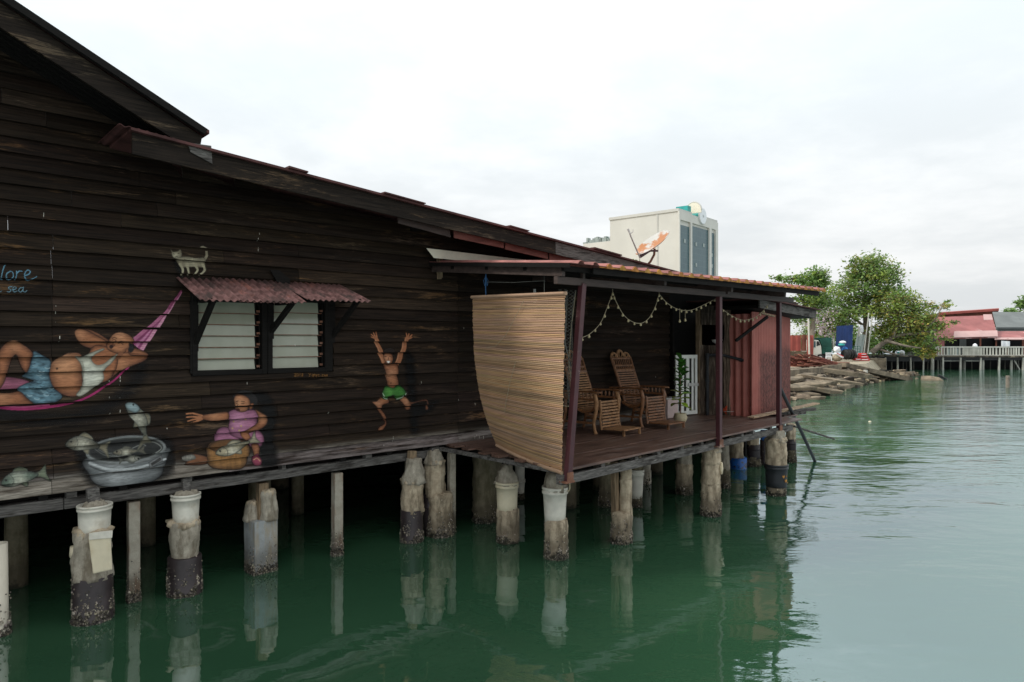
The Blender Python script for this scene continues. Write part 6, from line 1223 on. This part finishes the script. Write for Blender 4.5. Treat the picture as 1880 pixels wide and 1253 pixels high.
tree('low_spreading_tree', 'low spreading tree with yellowing and rusty leaves leaning over the far pier', q(1618,655,62), [([q(1600,648,62),q(1625,628,61.5),q(1650,616,61),q(1690,612,60.5),q(1720,606,60)], .26), ([q(1628,626,61),q(1660,635,60),q(1695,640,60)], .16), ([q(1640,620,61),q(1650,580,61),q(1648,545,61)], .16), ([q(1612,640,62),q(1640,650,61),q(1660,650,61)], .12), ([q(1690,612,60.5),q(1715,590,60),q(1730,560,60)], .1)],
    cl([(1650,548,28,14,0),(1672,562,26,14,0),(1640,572,30,16,0),(1690,580,30,14,0),(1660,592,34,16,0),(1700,600,26,14,0),(1685,620,30,14,0),(1705,640,16,14,-1),(1650,620,32,14,1),(1640,600,30,14,1),(1725,562,18,5,0),(1738,556,8,4,0),(1708,560,14,5,0),(1745,592,10,3,0),(1720,598,16,6,0),(1738,622,12,4,0),(1700,650,12,8,-1),(1622,610,24,14,1)], 61), 6800, .25, (YG,YG,GR,OR,BR_,YG,DG), 4)
tree('undergrowth_tree', 'dark bushy tree low behind the leaning poles', q(1640,655,68), [([q(1640,655,68),q(1642,640,68),q(1645,625,68)], .15)], cl([(1640,632,30,12,0),(1668,638,28,10,0),(1612,640,22,10,0),(1690,642,20,8,0),(1600,625,18,12,1)], 68), 2200, .28, (DG,DG,GR), 5)
tree('hedge_tree', 'shadowy bushes filling the gap behind the blue and grey sheets', q(1560,655,74), [([q(1560,655,74),q(1562,640,74),q(1560,620,74)], .15)], cl([(1540,630,30,18,0),(1566,618,30,20,0),(1580,636,30,18,0),(1478,634,26,14,0),(1505,622,26,14,0)], 74), 2600, .32, (DG,DG,GR), 8)
tree('far_tree', 'sliver of a distant tree above the grey roof at the right edge', q(1870,640,110), [([q(1872,640,110),q(1870,600,110),q(1872,570,110)], .3), ([q(1846,640,110),q(1848,600,110),q(1846,575,110)], .25)], cl([(1850,572,12,4,0),(1876,558,10,10,0),(1895,556,18,14,0),(1858,578,16,5,0)], 110), 1000, .5, (GR,DG), 6)
tree('roof_top_tree', 'small green treetop showing between the house roof and the tower', q(1170,640,34), [([q(1170,655,34),q(1168,560,34),q(1165,495,34)], .2)], cl([(1158,486,16,6,0),(1172,488,12,5,0),(1196,494,10,5,0),(1206,500,10,5,0),(1180,510,30,14,0)], 34), 1300, .14, (GR,YG), 7)
# white tower block
D_ = 220.0
cA = PD(1245,383,D_); zt = cA.z; dl = Vector((-1474,F,0)).normalized(); dr = Vector((1075,F,0)).normalized()
def along(d, px): # distance from the corner so that the point appears above px
    a = (px-CX)/F; return (a*cA.y-cA.x)/(d.x-a*d.y)
la_, ra_ = along(dl, 1120), along(dr, 1315)
tw = thing('tower_block', 'white tower block with blue glass bays and a round sign on top', 'building', (cA.x, cA.y, 0), math.atan2(dr.y, dr.x))
g0 = Vector((cA.x, cA.y, 0))
def tb(b, l0, l1, r0, r1, z0, z1):
    ring = [(l0, r0), (l0, r1), (l1, r1), (l1, r0)]; b.hexa([g0+dl*l_+dr*q_+Vector((0,0,z_)) for z_ in (z0, z1) for l_, q_ in ring])
b = MB(); tb(b, 0, la_, 0, ra_, -1, zt-.9); b.build('wall', MT['tower'], tw)
zr = lambda px, py: H-(py-CY)/F*(g0+dr*along(dr, px)).y
b = MB(); r1_, r2_ = along(dr, 1269), along(dr, 1296)
tb(b, -.3, la_+.3, -.3, r1_, zt-.9, zt); tb(b, -.3, la_+.3, r2_, ra_+.3, zt-.9, zt); tb(b, .6, la_+.3, r1_, r2_, zt-.9, zt-.4); b.build('parapet', MT['tower2'], tw)
b = MB()
for px0, px1 in ((1243,1245.4),(1264.5,1267.5),(1299.2,1303),(1311,1315)):
    tb(b, -.7, 0, along(dr, px0) if px0 > 1245 else -.4, along(dr, px1), -1, zt-3.6)
b.build('pilaster', MT['tower'], tw)
b = MB(); tb(b, -.6, 0, -.3, ra_+.2, zt-3.6, zt-.9); b.build('frieze', MT['tower'], tw)
for px0, px1, yt in ((1247,1264.5,415),(1267.5,1299.2,419),(1303,1310.5,428)):
    b = MB(); tb(b, -.15, 0, along(dr, px0), along(dr, px1), -1, min(zr((px0+px1)/2, yt), zt-3.65)); b.build('window_wall', MT['towerglass'], tw)
r_ = random.Random(12)
for px, py in ((1256,443),(1277,449),(1291,451),(1277,487),(1306,469),(1306,489)):
    b = MB(); a = along(dr, px); tb(b, -.3, -.16, a-.6, a+.5, zr(px, py)-.6, zr(px, py)+.6); b.build('open_window', MT['greysheet'], tw)
a = along(dl, 1207); b = MB(); tb(b, a-.2, a+.2, -.2, 0, -1, zt-.9); b.build('wall_joint', MT['tower2'], tw)
b = MB(); ln = along(dl, 1062); tb(b, la_+.1, ln, 3, ra_, -1, zr(1245, 443)*.0+H+(CY-440)/F*(g0+dl*la_).y); b.build('low_wing', MT['tower'], tw)
b = MB(); zz_ = H+(CY-440)/F*(g0+dl*la_).y
for k in range(14): a = la_+1+(ln-la_-2)*k/13; tb(b, a, a+r_.uniform(.6,2), 3.2, 5, zz_, zz_+r_.uniform(.4,2.2))
b.build('roof_plant', MT['greysheet'], tw); b = MB(); tb(b, la_+.4, la_+1.4, 3.1, 5.5, zz_, zz_+6); b.build('green_panel', MT['teal'], tw)
# round sign: half-round backing arch, drum and disc facing along the right hand face
def arch(b, px, py_c, rad, l0, l1, full):
    a = along(dr, px); c_ = g0+dr*a; zc = H-(py_c-CY)/F*c_.y; n_ = 28; pts = [(math.cos(t_)*rad, math.sin(t_)*rad) for t_ in (np.linspace(0, 2*math.pi, n_, endpoint=False) if full else np.linspace(0, math.pi, n_))]
    b.slab([c_+dl*l0+dr*x+Vector((0,0,zc+y)) for x, y in pts], dl*(l1-l0)); return c_, zc
sg_ = thing('round_sign', 'round white sign with an arch behind it on the tower roof', 'sign', PD(1284,400,D_+2)); 

a = along(dr, 1273); c_ = g0+dr*a; zc = H-(387-CY)/F*c_.y; th_ = np.linspace(0, math.pi, 26)
b = MB(); b.slab([c_+dl*(-2.7*math.cos(q_))+Vector((0,0,zc+2.75*math.sin(q_))) for q_ in th_]+[c_+dl*2.7+Vector((0,0,zt)), c_-dl*2.7+Vector((0,0,zt))], dr*.5); b.build('arch', MT['cream'], sg_)
b = MB(); b.tube([c_+dl*(-2.75*math.cos(q_))+Vector((0,0,zc+2.8*math.sin(q_)))+dr*.2 for q_ in th_], .28, 6); b.build('arch_rim', MT['tower2'], sg_); b = MB(); arch(b, 1285, 398, 2.2, -.6, 5, True); b.build('drum', MT['teal'], sg_); b = MB(); c_, zc = arch(b, 1285, 398, 2.6, -1.2, -.61, True); fc = b.build('disc', MT['whiteplastic'], sg_)
b = MB()
for x, y, w_, h_ in ((0,0,.9,.18),(0,0,.18,.9),(-.3,.3,.2,.2),(.3,-.3,.2,.2)): cc = c_-dl*1.24+dr*x+Vector((0,0,zc+y)); b.slab([cc+dr*sx_*w_/2+Vector((0,0,sy_*h_/2)) for sx_, sy_ in ((-1,-1),(1,-1),(1,1),(-1,1))], dl*.03)
b.build('emblem', MT['greysheet'], sg_)
b = MB(); a0, a1 = along(dr, 1262), along(dr, 1272); tb(b, -.2, 4, a0-.2, a0+2.2, zt, zt+1.9); b.build('roof_house', MT['teal'], tw)
# far pier and its houses
DP = 64.0; q = lambda x, y, d=0: PD(x, y, DP+d)
zdk = H-(647-CY)/F*DP
pr_ = thing('far_pier', 'long low pier on pale posts across the water', 'pier', q(1740,678)); 
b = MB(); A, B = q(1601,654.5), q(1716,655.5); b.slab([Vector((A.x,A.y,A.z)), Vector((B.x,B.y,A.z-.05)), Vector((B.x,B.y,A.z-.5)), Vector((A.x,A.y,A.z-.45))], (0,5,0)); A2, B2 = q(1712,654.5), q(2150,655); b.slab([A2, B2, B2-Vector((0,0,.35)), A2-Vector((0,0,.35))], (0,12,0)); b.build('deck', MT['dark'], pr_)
b = MB(); b.beam(q(1601,653.5,-.05), q(1716,654.3,-.05), .2, .12); b.beam(q(1711,654.5,-.05), q(2150,655.5,-.05), .2, .16); b.build('deck_edge', MT['wetrock'], pr_)
r_ = random.Random(17)
for i, (x, w_, d) in enumerate([(1608,3,0),(1626,3.2,0),(1637,2.6,1.5),(1648,3.4,0),(1658,2.4,2),(1672,3,0),(1677,2.6,1.5),(1695,2.8,0),(1703,2.4,2),(1711.5,6,-.1),(1722,3.6,1.6),(1731,3.6,0),(1727,2.4,2),(1763,3.8,0),(1768,2.6,1.4),(1771,3,.8),(1800,3.6,0),(1804.5,4.4,.3),(1834,4,0),(1845,2.4,2.4),(1856.5,4.5,.3),(1862,2.2,1.6),(1866,2.2,1.6),(1870,2.2,1.2),(1878,4,0),(1910,4,0),(1940,4,0),(1980,4,0),(2030,4,0),(1745,2,3),(1784,2,3),(1818,2,3),(1616,2,2.5),(1664,2,2.6)]):
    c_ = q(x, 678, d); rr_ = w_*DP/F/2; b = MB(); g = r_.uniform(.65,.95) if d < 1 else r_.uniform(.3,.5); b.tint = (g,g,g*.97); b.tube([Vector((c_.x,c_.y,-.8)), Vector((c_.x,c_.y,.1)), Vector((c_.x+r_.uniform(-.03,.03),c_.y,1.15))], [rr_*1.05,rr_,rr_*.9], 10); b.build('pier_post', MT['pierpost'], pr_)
for (x0,y0,x1,y1) in ((1733,663,1761,663),(1773,663,1798,663),(1862,662,1872,679)): b = MB(); b.beam(q(x0,y0,.4), q(x1,y1,.4), .08, .08); b.build('brace', MT['pierpost'], pr_)
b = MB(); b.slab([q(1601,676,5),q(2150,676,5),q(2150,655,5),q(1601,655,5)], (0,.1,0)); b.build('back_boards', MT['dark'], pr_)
rl = thing('pier_railing', 'white slatted railing along the edge of the far pier', 'railing', q(1800,654))
b = MB(); b.beam(q(1718,637.6), q(2150,637.6), .10, .12); b.build('top_rail', MT['pierpost'], rl); b = MB(); b.beam(q(1718,652.8), q(2150,652.8), .10, .10); b.build('bottom_rail', MT['pierpost'], rl)
xs = []; x = 1718
while x < 2020:
    dense = 1763 < x < 1800; xs.append(x); x += 2.6 if dense else r_.uniform(4.4,6.6)
for x in xs[:90]:
    g = r_.uniform(.8,1.1); b = MB(); b.tint = (g,g,g*.97); wd = .09 if 1763 < x < 1800 else .14; b.beam(q(x,653,.0), q(x,637.2,.0), wd, .05, (0,1,0)); b.build('baluster', MT['pierpost'], rl)
for x0, x1 in ((1738,1744),(1748,1756),(1757,1762)): b = MB(); b.slab([q(x0,652,.06),q(x1,652,.06),q(x1,640,.06),q(x0,640,.06)], (0,.03,0)); b.build('rail_panel', MT['greysheet'], rl)
def house2(name, label, roofs, walls, posts):
    o = thing(name, label, 'house', walls[0][0]); 
    for (pts, th, m_) in roofs: b = MB(); b.slab(pts, (0,0,-th)); b.build('roof', MT[m_], o)
    for w_ in walls: b = MB(); b.slab(w_[:4], w_[5]); b.build('wall', MT[w_[4]], o)
    for (x, y0, y1, d) in posts: b = MB(); b.beam(q(x,y1,d), q(x,y0,d), .12, .12); b.build('post', MT['rebar'], o)
    return o
o = house2('pink_roofed_house', 'house with a bleached pink sheet roof behind the pier railing', [([q(1716,622,1),q(1832,619,1),q(1821,579,4.5),q(1712,583,4.5)], .08, 'pinkroof')], [[q(1720,654,4.6),q(1826,654,4.6),q(1822,600,4.6),q(1720,600,4.6),'dark',(0,6,0)], [q(1716,654,1.2),q(1734,654,1.2),q(1734,620,1.2),q(1720,620,1.2),'pinkroof',(0,.1,0)]], [(1800,619,654,1.1),(1829,619,654,1.1)])
b = MB(); b.slab([q(1750,620.3,.92),q(1832,618.2,.92),q(1831,607.5,1.88),q(1752,609,1.88)], (0,0,.03)); b.build('roof_sheet', MT['palepink'], o); b = MB(); b.slab([q(1806,588.5,3.7),q(1823,588,3.7),q(1820.5,578.3,4.56),q(1805,578.5,4.56)], (0,0,.05)); b.build('roof_sheet', MT['palepink'], o)
b = MB(); b.slab([q(1762,650,4.5),q(1774,650,4.5),q(1774,623,4.5),q(1762,623,4.5)], (0,.05,0)); b.build('door', MT['greysheet'], o)
house2('grey_roofed_house', 'house with a grey sheet roof at the right edge behind the pink roofs', [([q(1829,601,6),q(1990,601,6),q(1985,574,10),q(1822,573,10)], .15, 'greyroof')], [[q(1829,654,6.5),q(1990,654,6.5),q(1990,601,6.5),q(1829,601,6.5),'greysheet',(0,5,0)]], [])
house2('lean_to', 'low pink roofed lean-to at the right end of the railing', [([q(1826,623,.8),q(1990,624,.8),q(1990,608,4),q(1830,608.5,4)], .08, 'pinkroof'), ([q(1826,623.2,.7),q(1990,624.2,.7),q(1990,620.4,1.4),q(1826.5,620,1.4)], .03, 'palepink')], [[q(1830,654,4.2),q(1990,654,4.2),q(1990,612,4.2),q(1830,612,4.2),'dark',(0,1.5,0)]], [(1850,622,654,.9),(1878,622,654,.9),(1930,622,654,.9)])
house2('long_roofed_house', 'dark walled house with a red ridge rising behind the pink roof', [([q(1724,574.5,11.5),q(1834,567,11.5),q(1834,566,14),q(1724,573.5,14)], .25, 'redfence')], [[q(1726,654,12),q(1833,654,12),q(1833,570,12),q(1726,577,12),'rebar',(0,6,0)]], [])
b = MB(); b.corr(q(1838.5,637,.5), q(1854.5,638,.5)-q(1838.5,637,.5), q(1838.5,626,.5)-q(1838.5,637,.5), 1, .5, .03, (0,-1,0), .02, 8); tag(b.build('white_cloth', MT['whiteplastic'], None), 'white cloth hung to dry under the lean-to roof', 'cloth')
def drum(name, label, x, y, w_, h_, d, m_): p = q(x, y, d); rr_ = w_*DP/F/2; hz = h_*DP/F; b = MB(); b.smooth = True; b.lathe(p, [(rr_,p.z-hz),(rr_,p.z-.3*hz),(rr_*.8,p.z-.1*hz),(rr_*.3,p.z),(.01,p.z)], 16); tag(b.build(name, m_, None), label, 'tank', 'containers on the far pier')
drum('water_tank', 'white domed tank behind the pier railing under the pink roof', 1790, 631, 9, 23, .5, MT['whiteplastic'])
drum('water_tank', 'white tub standing on the low pier under the leaning tree', 1656, 644, 9, 9.5, 1, MT['whiteplastic'])
drum('water_tank', 'small teal drum left of the white tub on the low pier', 1649, 646, 4, 7.5, 1, MT['teal'])
b = MB(); b.tube([q(1691,699,-20)-Vector((0,0,.1)), q(1692,693.5,-20.5), q(1716,695,-20.5), q(1731,697,-20.5)-Vector((0,0,.05))], [.05,.32,.30,.12], 12)
b = MB(); p0_, p1_ = PZW(1691,698,.02), PZW(1733,701,-.05); b.tube([p0_+(p1_-p0_)*-.02, p0_, p0_.lerp(p1_,.4), p0_.lerp(p1_,.8), p1_], [.12,.30,.34,.26,.05], 12); tag(b.build('drift_log', MT['slab'], None), 'tan rounded log lying half sunk near the far pier', 'log')
b = MB(); p0_ = PZW(1724,697,.0); p1_ = PD(1738,696,p0_.y-1.5); b.tube([PD(1723,689,p0_.y), PD(1730,693,p0_.y), PZW(1740,698,-.05)], [.08,.1,.06], 6); tag(b.build('drift_branch', MT['dark'], None), 'dark branch sticking out past the half sunk log', 'branch')
b = MB(); p0_ = PZW(1663,686,0); b.tube([PZW(1655,688,.0), PD(1664,684,p0_.y), PD(1664,678,p0_.y)], [.12,.09,.04], 6); b.tube([PZW(1640,689,.0), PD(1665,686.5,p0_.y), PZW(1690,689,-.02)], [.1,.08,.05], 6); tag(b.build('drift_branch', MT['dark'], None), 'dark forked branch lying left of the half sunk log', 'branch')
b = MB(); p0_ = PZW(1850,712,0); b.tube([p0_-Vector((0,0,1)), p0_, PD(1850,690,p0_.y)], .10, 8); b.beam(PD(1850,694,p0_.y-.1), PD(1858,695,p0_.y-.1), .05, .05); tag(b.build('mooring_post', MT['bark'], None), 'short brown mooring post alone in the open water', 'post')
for (x, y, s_, lb) in ((1597,775,.05,'small pale float on open water below the shore'), (1683,696,.12,'pale stone just above water by the sloping ramp')):
    p = PZW(x, y, .0); b = MB(); b.smooth = True; b.lathe(p, [(s_*.6,-s_*.5),(s_,0),(s_*.8,s_*.5),(.01,s_*.7)], 12, s_*.1, 2, 6); tag(b.build('float' if s_ < .1 else 'stone', MT['cbucket'] if s_ < .1 else MT['slab'], None), lb, 'float' if s_ < .1 else 'stone')
